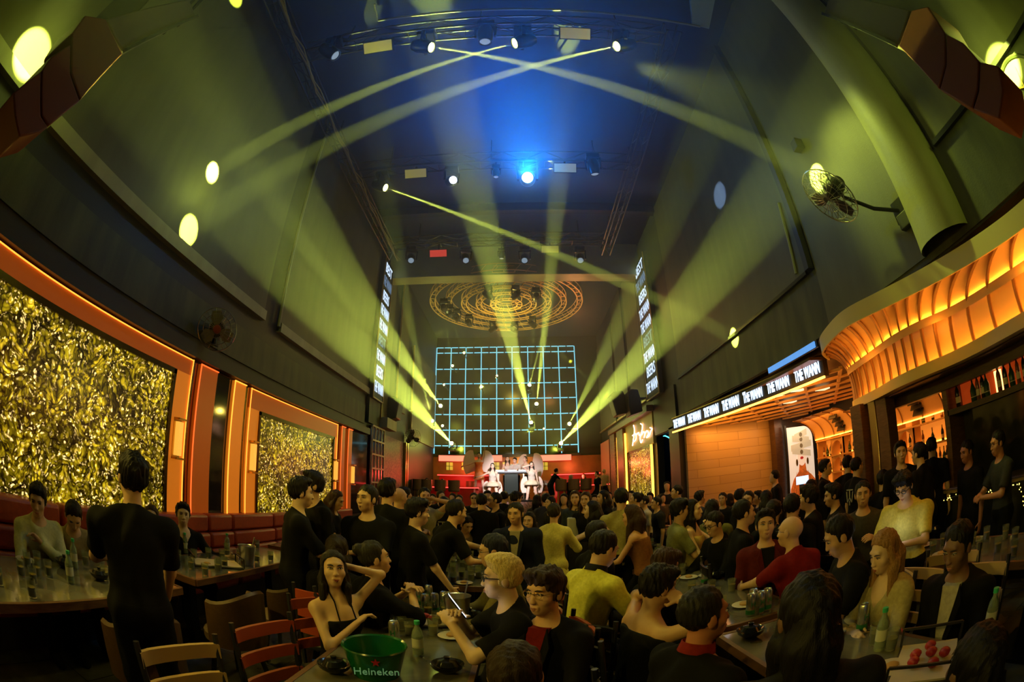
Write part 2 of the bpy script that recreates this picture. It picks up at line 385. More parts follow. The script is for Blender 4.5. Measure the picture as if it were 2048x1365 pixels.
# painted pipe run in the joint of the left wall and conduits under the ceiling
tag(part('wall_pipe', MB().tube([(XL+.03, 6.22, 4.15), (XL+.03, 6.22, 8.9)], .028, 8), M['pipe']), 'slim painted pipe standing in the dark joint between the left wall sheets', 'pipe')
tag(part('wall_pipe', MB().tube([(XR-.02, 4.62, 4.2), (XR-.02, 4.52, 5.3)], .022, 8), M['lip']), 'short pale pipe on the right wall sheet left of the cage fan', 'pipe')
tag(part('ceiling_conduit', MB().tube([onz(750, 8, 8.9), onz(756, 41, 8.9), onz(959, 20, 8.9), onz(1061, 18, 8.9), onz(1256, 31, 8.9), onz(1400, 53, 8.9)], .025, 8), M['pipe']), 'thin painted conduit bent across the ceiling in front of the nearest truss', 'conduit')
# round pilaster on the right wall near the camera
rows = []
for k in range(13):
    a = PI*k/12; rows.append([Vector((XR+.04-.30*math.sin(a), 2.02-.34*math.cos(a), z)) for z in (3.3, 4.2, 5.2, 6.2, 7.2, 8.9)])
pm = MB().grid(rows); struct('wall_pilaster', pm, M['lip'], 60)

# ---- left wall: light walls of leaves in amber frames
def wallbox(x1, y0, y1, z0, z1, x0=XL-.05): return MB().box((x0, y0, z0), (x1, y1, z1))
def leaf_wall(label, y0, y1, z1, sy0, sy1, sz1, zb, gl, grp='leaf light walls along the left wall'):
    t = thing('leaf_light_wall', label, 'light wall', (XL, (y0+y1)/2, zb), 0, grp)
    s = part('screen', wallbox(XL+.01, sy0, sy1, zb, sz1), M['leaf'], t)
    b = MB()
    for a in ((sy0-.05, sy0, zb, sz1+.05), (sy1, sy1+.05, zb, sz1+.05)): b.box((XL-.05, a[0], a[2]), (XL+.045, a[1], a[3]))
    b.box((XL-.05, sy0-.05, sz1), (XL+.045, sy1+.05, sz1+.06)); part('bezel', b, M['bezel'], t)
    part('top_panel', MB().box((XL-.05, y0, sz1+.06), (XL+.02, y1, z1)), M['glow'], t)
    if y0 < sy0-.06: part('side_panel', MB().box((XL-.05, y0, zb), (XL+.02, sy0-.05, sz1+.06)), M['glowhi'], t)
    if y1 > sy1+.06: part('side_panel', MB().box((XL-.05, sy1+.05, zb), (XL+.02, y1, sz1+.06)), M['glowhi'], t)
    l = MB().bar((XL+.03, y0, z1-.01), (XL+.03, y1, z1-.01), .011); part('led_strip', l, M['led'], t)
    l = MB().bar((XL+.035, y1-.012, zb), (XL+.035, y1-.012, z1), .010); part('led_strip', l, M['led'], t)
    if y0 > 0: part('led_strip', MB().bar((XL+.035, y0+.012, zb), (XL+.035, y0+.012, z1), .010), M['led'], t)
    return t
leaf_wall('wide wall of backlit golden leaves in an amber frame behind the near tables', -1.5, 4.22, 2.98, -1.3, 3.86, 2.72, .95, 1)
leaf_wall('smaller wall of backlit golden leaves in an amber frame farther down the left wall', 5.66, 9.22, 2.98, 6.02, 9.0, 2.62, .95, 1)
for lab, y0, y1, bright in (('amber glowing pilaster right of the wide leaf wall', 4.36, 4.76, 0), ('bright amber pilaster between the two leaf walls', 5.18, 5.50, 1),
                            ('amber pilaster right of the smaller leaf wall', 9.42, 9.66, 0), ('farthest amber pilaster on the left wall', 9.84, 10.12, 0)):
    t = thing('glowing_pilaster', lab, 'pilaster', (XL, (y0+y1)/2, .95), 0, 'amber pilasters on the left wall')
    part('panel', wallbox(XL+.04, y0, y1, .95, 2.97), M['glowhi' if bright else 'glow'], t)
    part('led_strip', MB().bar((XL+.05, y0+.01, .95), (XL+.05, y0+.01, 2.97), .012).bar((XL+.05, y0, 2.97), (XL+.05, y1, 2.97), .014), M['led' if bright else 'ledred'], t)
for lab, y0, y1, m in (('bronze mirror strip beside the wide leaf wall', 4.23, 4.35, 'bronze'), ('black mirror panel between the amber pilasters', 4.77, 5.17, 'mirror'), ('bronze mirror strip left of the smaller leaf wall', 5.51, 5.65, 'bronze'),
                       ('bronze mirror strip right of the smaller leaf wall', 9.24, 9.40, 'bronze'), ('dark glittering mirror panel near the gold lattice', 10.2, 11.35, 'mirror')):
    tag(part('mirror_strip', wallbox(XL+.0, y0, y1, .95, 2.97), M[m]), lab, 'mirror', 'mirror strips on the left wall')
# crystal wall lamps on the amber strips
crys = mat('crystal_shade', (.6,.35,.1), .25, e=(1.0,.42,.05), es=1.1, bump=(80, 1.0))
for lab, y, z in (('crystal wall lamp on the right edge of the wide leaf wall', 4.06, 1.98), ('crystal wall lamp on the left edge of the smaller leaf wall', 5.82, 1.95), ('crystal wall lamp on the right edge of the smaller leaf wall', 9.12, 1.95), ('farthest crystal wall lamp, beside the dark mirror', 10.16, 1.9)):
    t = thing('wall_lamp', lab, 'wall lamp', (XL+.06, y, z), 0, 'crystal wall lamps on the left wall')
    part('lamp_shade', MB().box((XL+.03, y-.042, z-.20), (XL+.10, y+.042, z+.20)), crys, t)
    part('lamp_cage', MB().box((XL+.02, y-.07, z+.22), (XL+.125, y+.07, z+.245)).box((XL+.02, y-.07, z-.245), (XL+.125, y+.07, z-.22)).box((XL+.02, y-.07, z-.245), (XL+.03, y+.07, z+.245)), M['gold'], t)
# gold lattice screen, damask wall, pale frame
t = thing('lattice_screen', 'tall gold lattice screen on the left wall past the mirrors', 'screen', (XL+.05, 12.1, .9))
g = MB(); la = (11.55, 12.65, .6, 3.3)
for k in range(5): g.bar((XL+.06, la[0]+(la[1]-la[0])*k/4, la[2]), (XL+.06, la[0]+(la[1]-la[0])*k/4, la[3]), .035)
for k in range(8): g.bar((XL+.06, la[0], la[2]+(la[3]-la[2])*k/7), (XL+.06, la[1], la[2]+(la[3]-la[2])*k/7), .045)
part('lattice', g, M['paleframe'], t); part('back_panel', wallbox(XL+.02, la[0], la[1], .6, 3.3), M['purple'], t)
struct('wall_left', wallbox(XL+.03, 12.75, 15.0, 0, 3.2), M['damask'])
for y in (15.05, 15.3): struct('trim_8', MB().box((XL-.05, y, 0), (XL+.12, y+.1, 3.2)), M['gold'])
# wall block above the lattice, and the wooden far side
struct('wall_left', wallbox(XL+.04, 11.25, 12.2, 3.35, 4.05), M['green'])
tag(part('wall_hung_board', MB().box((XL, 12.3, 3.35), (XL+.25, 13.3, 3.65)), M['lip']), 'pale box hung on the left wall above the lattice screen', 'box')

# ---- LED columns with lettering
def led_column(side, x, y0, y1, label):
    s = 1 if side == 'left' else -1
    t = thing('led_column', label, 'led screen', (x, (y0+y1)/2, 4.05), 0, 'LED columns on both sides of the hall')
    part('housing', MB().box((min(x, x+s*.12), y0-.06, 4.02), (max(x, x+s*.12), y1+.06, 8.22)), M['black'], t)
    fr = MB()
    for y in (y0-.04, y1+.04): fr.bar((x+s*.13, y, 4.02), (x+s*.13, y, 8.22), .03)
    fr.bar((x+s*.13, y0-.04, 4.03), (x+s*.13, y1+.04, 4.03), .03); part('edge_trim', fr, M['brass'], t)
    xs = x+s*.125
    n = 9; h = 4.05/n; wd = y1-y0
    for k in range(n):
        zc = 4.12+h*(k+.5); m = M['white'] if (k*7+3) % 4 else M['dimblue']
        words = ('THE WANN', 'BEERS', 'THE WANN', 'BEST', 'THE WANN')[k % 5]
        ex = (0, -1, 0) if side == 'right' else (0, 1, 0)
        M4 = frame4((xs+s*.004, (y0+y1)/2, zc), ex, (0, 0, 1))
        o = text('lettering', words, M4, 1.0, m, t, ext=.002, bold=.008)
        w0 = {8: 4.95, 5: 3.3, 4: 2.5}[len(words)]
        o.matrix_basis = M4 @ Matrix.Diagonal((wd*.97/w0, h*.98, 1, 1))
    return t
led_column('left', XL, 11.3, 12.1, 'tall LED column with white lettering on the left wall')
led_column('right', XR, 11.25, 12.35, 'tall LED column with white lettering on the right wall')

# ---- back wall: grid of cyan light tubes over dark glass
gx = [ony(700+x/3.2, 800, YB-.15)[0] for x in (545, 640, 737, 838, 939, 1040, 1143, 1245, 1345, 1450)]
gz = [ony(885, 500+y/3.2, YB-.15)[2] for y in (628, 662, 765, 858, 955, 1055, 1155, 1255)]
t = thing('light_grid', 'huge grid of cyan light tubes on dark glass above the stage', 'light installation', ((gx[0]+gx[-1])/2, YB-.1, gz[-1]-.4))
for i in range(9):
    part('glass_panel', MB().box((gx[i]+.02, YB-.08, gz[-1]-.38), (gx[i+1]-.02, YB-.04, gz[0])), mat('smoked_glass_%d' % i, (.05,.048,.02), .16, .5) if i == 0 else bpy.data.materials['smoked_glass_0'], t)
cyv = emat('cyan_tube', (.25,.80,1.0), 1.15)
for x in gx: part('vertical_tube', MB().tube([(x, YB-.15, gz[-1]-.38), (x, YB-.15, gz[0])], .022, 6), cyv, t)
for z in gz:
    h = MB()
    for i in range(9):
        a, b = gx[i], gx[i+1]; m_ = (a+b)/2
        h.tube([(a+.03, YB-.15, z), (m_-.03, YB-.15, z)], .022, 6); h.tube([(m_+.03, YB-.15, z), (b-.03, YB-.15, z)], .022, 6)
    part('horizontal_tube', h, cyv, t)
struct('trim_9', MB().box((gx[0]-.1, YB-.2, gz[-1]-.52), (gx[-1]+.1, YB, gz[-1]-.40)), M['black'])
struct('wall_back', MB().box((XL-.05, YB-.12, .9), (XR, YB-.02, gz[-1]-.52)), mat('back_wood', (.16,.065,.015), .5, ns=2, na=.3))
# ---- haze filling the upper hall
hz = bpy.data.materials.new('stage_haze'); hz.use_nodes = True; nt = hz.node_tree; nt.nodes.clear()
ho = nt.nodes.new('ShaderNodeOutputMaterial'); hs = nt.nodes.new('ShaderNodeVolumeScatter')
hs.inputs['Density'].default_value = .016; hs.inputs['Anisotropy'].default_value = .45; hs.inputs['Color'].default_value = (1, 1, 1, 1)
nt.links.new(hs.outputs[0], ho.inputs['Volume'])
hb = part('haze', MB().box((XL+.13, Y0+.1, 3.45), (XR-.13, YB-.3, ZT-.05)), hz, None, None); hb['kind'] = 'stuff'; hb['label'] = 'thin theatrical haze hanging in the upper hall'; hb['category'] = 'haze'
# ---------------------------------------------------------------- lighting rig
lens_y = emat('lens_yellow', (.95, 1.0, .25), 30.0); lens_w = emat('lens_white', (.75, .82, 1.0), 14.0); lens_b = emat('lens_blue_white', (.35, .75, 1.0), 120.0); lens_o = emat('lens_dim', (.6, .8, 1.0), .35)
def box_truss(name, label, a, b, w=.26, group=None, step=.45):
    a, b = Vector(a), Vector(b); d = (b-a).normalized(); s = d.cross(Vector((0,0,1))).normalized()*w/2; u = Vector((0,0,w/2))
    t = thing(name, label, 'truss', (a+b)/2 - u, 0, group)
    L = (b-a).length; n = max(2, int(L/step))
    for i, (p, q) in enumerate(((1,1),(1,-1),(-1,1),(-1,-1))):
        part('chord', MB().tube([a+s*p+u*q, b+s*p+u*q], .022, 8), M['steel'], t)
    g = MB()
    for k in range(n):
        p0 = a + d*(L*k/n); p1 = a + d*(L*(k+1)/n); sg = 1 if k % 2 else -1
        for sd in (s, -s): g.tube([p0+sd+u*sg, p1+sd-u*sg], .009, 5)
        for ud in (u, -u): g.tube([p0+s*sg+ud, p1-s*sg+ud], .009, 5)
        g.tube([p0+s-u, p0-s-u], .009, 5)
    part('bracing', g, M['steel'], t)
    for k in (.12, .5, .88): part('hanger', MB().bar(a.lerp(b, k), Vector((a.lerp(b, k).x, a.lerp(b, k).y, ZT)), .02), M['steel'], t)
    return t
GT = 'box trusses of the lighting rig'
box_truss('lighting_truss', 'nearest cross truss of the lighting rig under the ceiling', (-3.5, 3.9, TZ+.36), (2.45, 3.9, TZ+.36), group=GT)
box_truss('lighting_truss', 'middle cross truss of the rig behind the blue lamp', (-3.5, 7.42, TZ+.36), (2.45, 7.42, TZ+.36), group=GT)
box_truss('lighting_truss', 'far cross truss of the rig in front of the bulkhead', (-3.5, 10.78, TZ+.36), (2.45, 10.78, TZ+.36), group=GT)
box_truss('lighting_truss', 'long side truss of the rig above the left wall', (-3.72, 1.2, TZ+.36), (-3.72, 11.5, TZ+.36), .24, group=GT)
box_truss('lighting_truss', 'long side truss of the rig on the right', (2.62, 3.7, TZ+.36), (2.62, 11.5, TZ+.36), .24, group=GT)
# cable bundle along the left truss
cb = MB()
for j in range(3):
    cb.tube([(-3.52+.03*math.sin(k*1.7+j)+.02*j, 1.2+k*.35, TZ+.12+.03*math.sin(k*2.3+j*2)) for k in range(30)], .012, 5)
solo('cable_bundle', 'loose bundle of yellowish cables running along the left side truss', 'cable', cb, mat('cable', (.30,.24,.08), .5))

def moving_head(label, p, dst, lens, group='moving head lamps on the rig', scale=1.0, up=1):
    """p = lens centre; yoke hangs from above"""
    p, dst = Vector(p), Vector(dst); d = (dst-p).normalized(); s = scale
    body = p - d*.16*s
    t = thing('moving_head', label, 'stage light', body + Vector((0,0,.33*s*up)), 0, group)
    sd = Vector((d.y, -d.x, 0)); sd = sd.normalized() if sd.length > .05 else Vector((1,0,0))
    part('head', MB().lathe([(.03*s, -.20*s), (.10*s, -.19*s), (.125*s, -.10*s), (.12*s, .06*s), (.105*s, .12*s), (.105*s, .155*s), (.088*s, .155*s), (.085*s, .13*s)], body, 18, d), M['blackm'], t)
    part('lens', MB().lathe([(.001, 0), (.082*s, 0), (.075*s, .012*s), (.001, .02*s)], body + d*.132*s, 18, d), lens, t)
    k = up
    y = MB().bar(body+sd*.16*s+Vector((0,0,.22*s*k)), body+sd*.15*s-Vector((0,0,.03*s*k)), .05*s, .03*s, sd).bar(body-sd*.16*s+Vector((0,0,.22*s*k)), body-sd*.15*s-Vector((0,0,.03*s*k)), .05*s, .03*s, sd).bar(body-sd*.18*s+Vector((0,0,.23*s*k)), body+sd*.18*s+Vector((0,0,.23*s*k)), .05*s)
    part('yoke', y, M['blackm'], t)
    c = body+Vector((0,0,.30*s*k))
    if up > 0: part('clamp', MB().bar(c, Vector((c.x, c.y, (8.26 if p.z > 7.7 else 8.02))), .035), M['blackm'], t)
    else: part('bracket', MB().bar(c, Vector((c.x, YB-.1, c.z)), .03), M['blackm'], t)
    part('base', MB().box((c.x-.14*s, c.y-.11*s, c.z-.055*s), (c.x+.14*s, c.y+.11*s, c.z+.055*s)), M['blackm'], t, bev=.01*s)
    return t
TZ2 = TZ-.20
L = lambda px, py, z=TZ2: onz(px, py, z)
P1, P2, P3 = L(864, 95), L(1028, 87), L(1232, 93)
T1, T2, T3 = onx(1635, 355, XR), onx(425, 345, XL), onx(378, 460, XL)
BP = 105000
beam(P1, T1, BP*.9, ang=3.6); beam(P2, T2, BP*.9, ang=3.6); beam(P3, T3, BP*.9, ang=3.4)
moving_head('yellow beam lamp on the nearest truss, second from its left', P1, T1, lens_y)
moving_head('yellow beam lamp on the nearest truss right of its middle', P2, T2, lens_y)
moving_head('yellow beam lamp near the right end of the nearest truss', P3, T3, lens_y)
moving_head('unlit moving head at the left end of the nearest truss', L(672, 112), L(672, 112)+Vector((.5, .2, -.4)), lens_o)
moving_head('unlit moving head at the middle of the nearest truss, pointing down', L(970, 85), L(970, 85)+Vector((0, .25, -1)), lens_o)
P4 = L(772, 376); T4 = onx(1467, 675, XR); beam(P4, T4, BP*2.2, ang=2.4); moving_head('yellow beam lamp at the left end of the middle truss', P4, T4, lens_y)
P5 = L(907, 360); moving_head('white lit moving head on the middle truss left of the blue lamp', P5, P5+Vector((.9, -1.6, -1.0)), lens_w)
beam(P5, P5+Vector((2.2, -.5, -.5)), 3500, (.25,.4,1.0), 6)
P6 = L(1055, 355); moving_head('dazzling blue-white lamp on the middle truss', P6, (0, 0, 3.2), lens_b, scale=1.35)
lamp('SPOT', 'blue_wash', P6+Vector((0,-.12,-.05)), 5500, (0.01, .22, 1.0), (0, 0, 3.6), math.radians(30), 1.0, .08)
lamp('POINT', 'blue_spill', P6+Vector((0,-.2,.12)), 90, (0.0, .22, 1.0), radius=.12)
lamp('SPOT', 'ceiling_fill', (-.4, 6.6, 7.4), 260, (0.0, .10, 1.0), (-.4, 6.2, 9), math.radians(150), 1.0, .2)  # unseen lamp added to tint the ceiling blue
for q in (P1+Vector((-.9,0,-.3)), P3+Vector((.3,0,-.3))): lamp('POINT', 'truss_fill', q, 4, YEL, radius=.15)  # small unseen points added by the truss for yellow-green ambience
lamp('POINT', 'wall_fill', (XL+.35, 3.5, 5.0), 10, YEL, radius=.25)  # this and the next three: unseen points added to tint the walls
lamp('POINT', 'wall_fill', (XR-.35, 3.4, 5.0), 10, YEL, radius=.25)
lamp('POINT', 'wall_fill', (XL+.4, .3, 4.5), 12, YEL, radius=.25)
lamp('POINT', 'wall_fill', (XR-.4, .4, 4.1), 12, YEL, radius=.25)
moving_head('unlit moving head at the right end of the middle truss', L(1190, 350), L(1190, 350)+Vector((.1,.3,-1)), lens_o)
moving_head('small unlit downlight at the centre of the middle truss', L(992, 355), L(992, 355)+Vector((0,.1,-1)), lens_o, scale=.6)
for px, lab in ((822, 'first'), (932, 'second'), (1049, 'third'), (1161, 'fourth')):
    q = L(px, 522); moving_head('%s from the left of the dim moving heads on the far truss' % lab, q, q+Vector((.25 if px < 1000 else -.1, -.8, -1)), lens_o)
moving_head('small downlight at the centre of the far truss', L(1003, 518), L(1003, 518)+Vector((0,.1,-1)), lens_o, scale=.6)
# strobe panels on the cross trusses
pal = mat('strobe_face_yellow', (.55,.50,.22), .5, e=(.9,.75,.1), es=.16); red_ = mat('strobe_face_red', (.5,.1,.08), .5, e=(1,.08,.05), es=.5)
for px, py, m, lab in ((757, 93, pal, 'pale strobe panel near the left end of the nearest truss'), (1150, 67, pal, 'pale strobe panel right of the middle of the nearest truss'),
                  (832, 347, pal, 'pale strobe panel on the middle truss left of the blue lamp'), (1130, 336, pal, 'pale strobe panel on the middle truss right of the blue lamp'),
                  (877, 507, red_, 'red glowing strobe panel on the far truss'), (1100, 499, pal, 'pale strobe panel on the far truss')):
    c = ony(px, py, 3.9 if py < 100 else 7.42 if py < 400 else 10.78); t = thing('strobe_panel', lab, 'stage light', c, 0, 'strobe panels on the trusses')
    n = (Vector((0, 0, CAM_H))-c).normalized(); n = Vector((0, n.y, n.z)).normalized(); u = Vector((1,0,0)); v = n.cross(u)
    part('housing', MB().obox(c+Vector((0,0,.0)), u*.25, v*.11, n*.04).bar(c+Vector((0,0,.02)), Vector((c.x, c.y, max(c.z+.1, 8.3))), .05), M['blackm'], t); part('face', MB().obox(c+n*.042, u*.235, v*.095, n*.006), m, t)
# lamps shining on from outside the left and right of the near truss: the big hot spots on the walls by the speakers
beam((1.4, -1.6, 7.2), onx(62, 112, XL), BP*.6, ang=5.0); beam((-1.4, -1.6, 7.2), onx(2012, 150, XR), BP*.6, ang=4.6)
beam((1.0, -1.6, 7.2), onx(470, -8, XL), BP*.35, ang=3.6)
# ---- ring trusses above the dance floor in front of the stage
RC = Vector((-.42, 14.6, 8.0)); gold2 = mat('ring_truss_gold', (.75,.50,.20), .5, .1)
for i, R_ in enumerate((2.68, 2.12, 1.58, 1.06, .56)):
    t = thing('ring_truss', ('outermost and widest', 'second widest', 'third widest', 'fourth widest', 'innermost and smallest')[i]+' gold ring truss hanging before the stage', 'truss', RC, 0, 'concentric gold ring trusses')
    for r2, z in ((R_, 0), (R_-.17, 0), (R_-.0, .22), (R_-.17, .22)):
        part('rail', MB().tube([RC+Vector((math.cos(a)*r2, math.sin(a)*r2, z)) for a in [2*PI*k/56 for k in range(56)]], .021 if z == 0 else .014, 6, True), gold2, t)
    g = MB(); n = int(R_*16)+6
    for k in range(n):
        a = 2*PI*k/n; b = 2*PI*(k+.5)/n; c_ = lambda a, r, z: RC+Vector((math.cos(a)*r, math.sin(a)*r, z))
        g.tube([c_(a, R_, 0), c_(a, R_-.17, 0)], .014, 5); g.tube([c_(a, R_, 0), c_(b, R_, .22)], .008, 4); g.tube([c_(b, R_-.17, .22), c_(a, R_-.17, 0)], .008, 4)
    part('rungs', g, gold2, t)
    for k in range(3): part('hanger', MB().bar(RC+Vector((math.cos(k*2.1)*R_, math.sin(k*2.1)*R_, .2)), Vector((RC.x+math.cos(k*2.1)*R_, RC.y+math.sin(k*2.1)*R_, ZT)), .012), M['steel'], t)
hang = []
for k, (px, py, tx, ty, s) in enumerate(((982, 596, 1215, 790, 1), (1027, 596, 860, 790, 1), (980, 663, 850, 760, .6), (1033, 663, 1180, 745, 1), (1070, 654, 1211, 795, 1.2), (900, 630, 928, 705, 1),
                                         (915, 640, 963, 775, 1), (888, 620, 905, 735, 1), (1072, 600, 1059, 770, 1.2), (940, 650, 994, 755, .8))):
    p = onz(px, py, 7.62); wallhit = (tx < 868 or tx > 1160)
    q = onx(tx, ty, XR if tx > 1000 else XL) if wallhit else ony(tx, ty, YB-.1)
    beam(p, q, BP*.75*s, ang=1.7)
    moving_head('%s moving head hanging under the ring trusses' % ('first', 'second', 'third', 'fourth', 'fifth', 'sixth', 'seventh', 'eighth', 'ninth', 'tenth')[k], p, q, lens_y, 'yellow moving heads under the ring trusses', .9)
lens_s = emat('lens_star', (1.0, .95, .2), 60.0)
# lamps standing low in front of the light grid, throwing beams back over the crowd
YF = YB-1.0
for px, py, dst, ang, pw, lab in ((903, 887, Vector((-2.4, 1.5, 4.0)), 3.0, 1.3, 'low beam lamp left of the stage aimed at the left wall'), (881, 812, Vector((-2.2, 1.5, 4.4)), 2.4, 1.2, 'beam lamp on the left of the light grid'),
                                   (1122, 887, Vector((2.8, 1.5, 4.5)), 3.0, 1.3, 'low beam lamp right of the stage aimed at the right wall'), (1139, 848, Vector((2.2, 1.5, 5.6)), 2.4, .4, 'beam lamp on the right of the light grid'),
                                   (1062, 845, Vector((-1.5, 2.0, 8.9)), 4.2, 1.2, 'dazzling beam lamp on the light grid pointing up'), (1073, 808, Vector((1.0, 4.0, 8.9)), 2.4, 1.2, 'beam lamp on the light grid pointing up at the rings'),
                                   (864, 842, Vector((-2.4, 3.0, 8.9)), 2.4, .4, 'beam lamp left of the light grid beside the far wall'), (1059, 770, Vector((1.4, 13.5, 8.7)), 2.4, .5, 'small beam lamp on the light grid right of the middle')):
    p = ony(px, py, YF); beam(p, dst, BP*pw, ang=ang); moving_head(lab, p, dst, lens_s, 'beam lamps before the light grid', .95, -1)
# glowing balls added where beams hit and mirror in the grid glass
GSL = ['topmost yellow beam glint on the light grid', 'yellow beam glint on the grid just below and left of the topmost', 'yellow beam glint at the left edge of the grid, upper half', 'yellow beam glint near the middle of the grid, left of the highest tube crossing', 'small yellow beam glint nearest the centre of the grid', 'lowest yellow beam glint on the left of the grid', 'small yellow beam glint low on the right half of the grid']
for px, py, sc_ in ((928, 706, 1), (905, 732, 1.1), (888, 770, .8), (963, 775, .8), (994, 752, .8), (885, 852, 1.1), (1088, 858, .8)):
    p = ony(px, py, YF-.35); t = thing('grid_glint', GSL.pop(0), 'stage light', p+Vector((0,.1,0)), 0, 'yellow beam glints on the light grid')
    part('lens', MB().ball(p, .045*sc_, 10, 6), lens_s, t); part('housing', MB().lathe([(.08*sc_, .25), (.09*sc_, .10), (.07*sc_, .02)], p, 12, (0,1,0)), M['blackm'], t); part('bracket', MB().bar(p+Vector((0,.2,0)), Vector((p.x, YB-.1, p.z)), .03), M['blackm'], t)
lamp('POINT', 'grid_fill', ony(1062, 845, YF-.6), 40, YEL, radius=.1)  # unseen points added to brighten the grid glass and the far walls
lamp('POINT', 'grid_fill', ony(903, 887, YF-.6), 40, YEL, radius=.1)
lamp('POINT', 'grid_fill', ony(1122, 887, YF-.6), 40, YEL, radius=.1)
lamp('POINT', 'ring_fill', (-.4, 14.6, 7.1), 110, (1.0,.72,.12), radius=.2)  # unseen points added so the gold rings read brighter
lamp('POINT', 'ring_fill', (-2.6, 13.6, 6.6), 25, YEL, radius=.2)
lamp('POINT', 'ring_fill', (1.9, 13.4, 7.2), 50, (1.0,.35,.12), radius=.2)
lamp('POINT', 'wall_fill', (XL+.5, 17.5, 5.0), 12, YEL, radius=.25)  # two more added points, tinting the walls near the stage
lamp('POINT', 'wall_fill', (XR-.5, 17.0, 5.0), 12, YEL, radius=.25)
# ---- added fill: warm and yellow unseen spots that pick out the crowd
def fill_spot(loc, tgt, pw, col, ang=60, r=.12): lamp('SPOT', 'added_fill', loc, pw*(1.15 if ang > 50 else 1), col, tgt, math.radians(ang), .8, r)
HC = (1.0, .74, .11)
fill_spot((XL+.5, .6, 3.1), (.2, 2.6, .9), 120, HC, 100, .06)
fill_spot((XL+.5, 4.2, 3.1), (-.2, 4.6, .9), 70, HC, 110, .06)
fill_spot((XL+.5, 8.6, 3.1), (0, 8.6, .9), 55, HC, 110, .06)
fill_spot((3.0, 6.6, 3.2), (.6, 6.2, .9), 50, HC, 110, .06)
fill_spot((3.3, 1.6, 3.15), (2.2, 2.6, .9), 16, (1.0, .45, .08), 110, .06)
fill_spot((-1.9, -1.2, 3.3), (.6, 3.2, 1.0), 85, HC, 80, .08)
fill_spot((-.3, 3.4, 3.4), (-.6, 3.0, .7), 45, (1.0, .85, .12), 120, .06)
fill_spot((1.6, 4.6, 3.4), (1.5, 4.0, .7), 45, (1.0, .85, .12), 120, .06)
fill_spot((.4, 10.4, 3.3), (-.2, 6.0, .9), 45, HC, 100, .06)
fill_spot((.6, 12.0, 3.3), (0, 13.5, .9), 35, (1.0, .70, .16), 110, .06)
fill_spot((1.9, 4.2, 7.7), (3.75, 2.4, 4.1), 900, YEL, 27)  # extra spot added to brighten the pilaster and canopy edge
# stage white wash
lamp('SPOT', 'stage_wash', (-.4, 13.0, 3.3), 1150, (1.0, .86, .80), (-.3, 17.6, 1.8), math.radians(38), .6, .15)
# ---------------------------------------------------------------- right side: glowing bar
warm = (1.0, .36, .05)
backlit = mat('backlit_amber_panel', (.6,.3,.1), .5, e=(1.0,.27,.025), es=.62)
ledw = emat('warm_led_strip', (1.0,.34,.035), 9.0); ledc = emat('cove_led_strip', (1.0,.33,.025), 34.0)
# sign fascia
FA, FB = Vector((3.55, 10.0, 2.83)), Vector((4.15, 4.9, 2.83)); fd = (FB-FA).normalized(); fn = Vector((0,0,1)).cross(fd); fn = fn if fn.x < 0 else -fn
t = thing('sign_fascia', 'long dark fascia with white lettering along the bar ceiling edge', 'sign', (FA+FB)/2)
part('board', MB().prism([FA, FB, FB+Vector((0,0,.30)), FA+Vector((0,0,.30))], -fn*.10), M['black'], t)
part('led_strip', MB().bar(FA+fn*.01-Vector((0,0,.012)), FB+fn*.01-Vector((0,0,.012)), .03), ledw, t)
part('edge_trim', MB().bar(FA+fn*.01+Vector((0,0,.31)), FB+fn*.01+Vector((0,0,.31)), .02), M['brass'], t)
nt_ = 7; Lf = (FB-FA).length
for k in range(nt_):
    c = FA + fd*(Lf*(k+.5)/nt_) + Vector((0,0,.155)) + fn*.012
    text('lettering', 'THE WANN', frame4(c, fd, (0,0,1)), .25, M['signwhite'], t, ext=.003, sx=.44, bold=.012)
t = thing('upper_screen', 'blue lit screen strip above the lettered fascia near the orange canopy', 'led screen', (3.78, 5.3, 3.14))
part('screen', MB().box((3.80, 4.6, 3.15), (3.82, 5.9, 3.23)), mat('blue_screen', (.02,.03,.05), .3, e=(.12,.38,.9), es=.9, ns=6, na=.8), t)
part('housing', MB().box((3.82, 4.56, 3.14), (3.85, 5.94, 3.24)), M['black'], t)
# lattice ceiling of the bar
lw = wood_mat('lattice_oak', (.45,.25,.09), (.65,.38,.14)); LZ = 2.86
lt = thing('ceiling_lattice', 'diamond lattice of oak beams under the bar ceiling', 'ceiling lattice', (5.4, 7.6, LZ))
def clip_poly(y): return 3.66+(10.0-y)*.118
for fam in (1, -1):
    for k in range(-12, 22):
        pts = []
        for q in range(60):
            y = 4.9+q*.088; x = 3.7+(k*.80)+fam*(y-4.9)*.80
            if clip_poly(y)+.05 < x < 7.25: pts.append((x, y))
        if len(pts) > 2: part('beam', MB().bar((pts[0][0], pts[0][1], LZ+.06+.01*fam), (pts[-1][0], pts[-1][1], LZ+.06+.01*fam), .055, .045), lw, lt)
tag(part('ceiling_board', MB().box((3.9, 4.9, 3.06), (7.4, 10.15, 3.10)), mat('bar_soffit', (.07,.03,.012), .5)), 'amber lit board above the oak lattice of the bar', 'ceiling board')
whp = mat('ceiling_light_panel', (.8,.7,.5), .5, e=(1.0,.72,.38), es=1.6)
for i, (px, py) in enumerate(((1618, 765), (1597, 781), (1645, 779), (1580, 805), (1560, 795))):
    c = onz(px, py, 3.0); tag(part('ceiling_light', MB().box((c.x-.13, c.y-.09, 2.99), (c.x+.13, c.y+.09, 3.015)), whp), '%s pale light panel between the oak lattice beams' % ('largest', 'second', 'third', 'fourth', 'fifth')[i], 'ceiling light', 'light panels in the bar lattice')
lamp('AREA', 'fascia_led_light', (3.95, 7.4, 2.72), 45, warm, (5.6, 7.4, 3.3), sx=4.6, sy=.08)
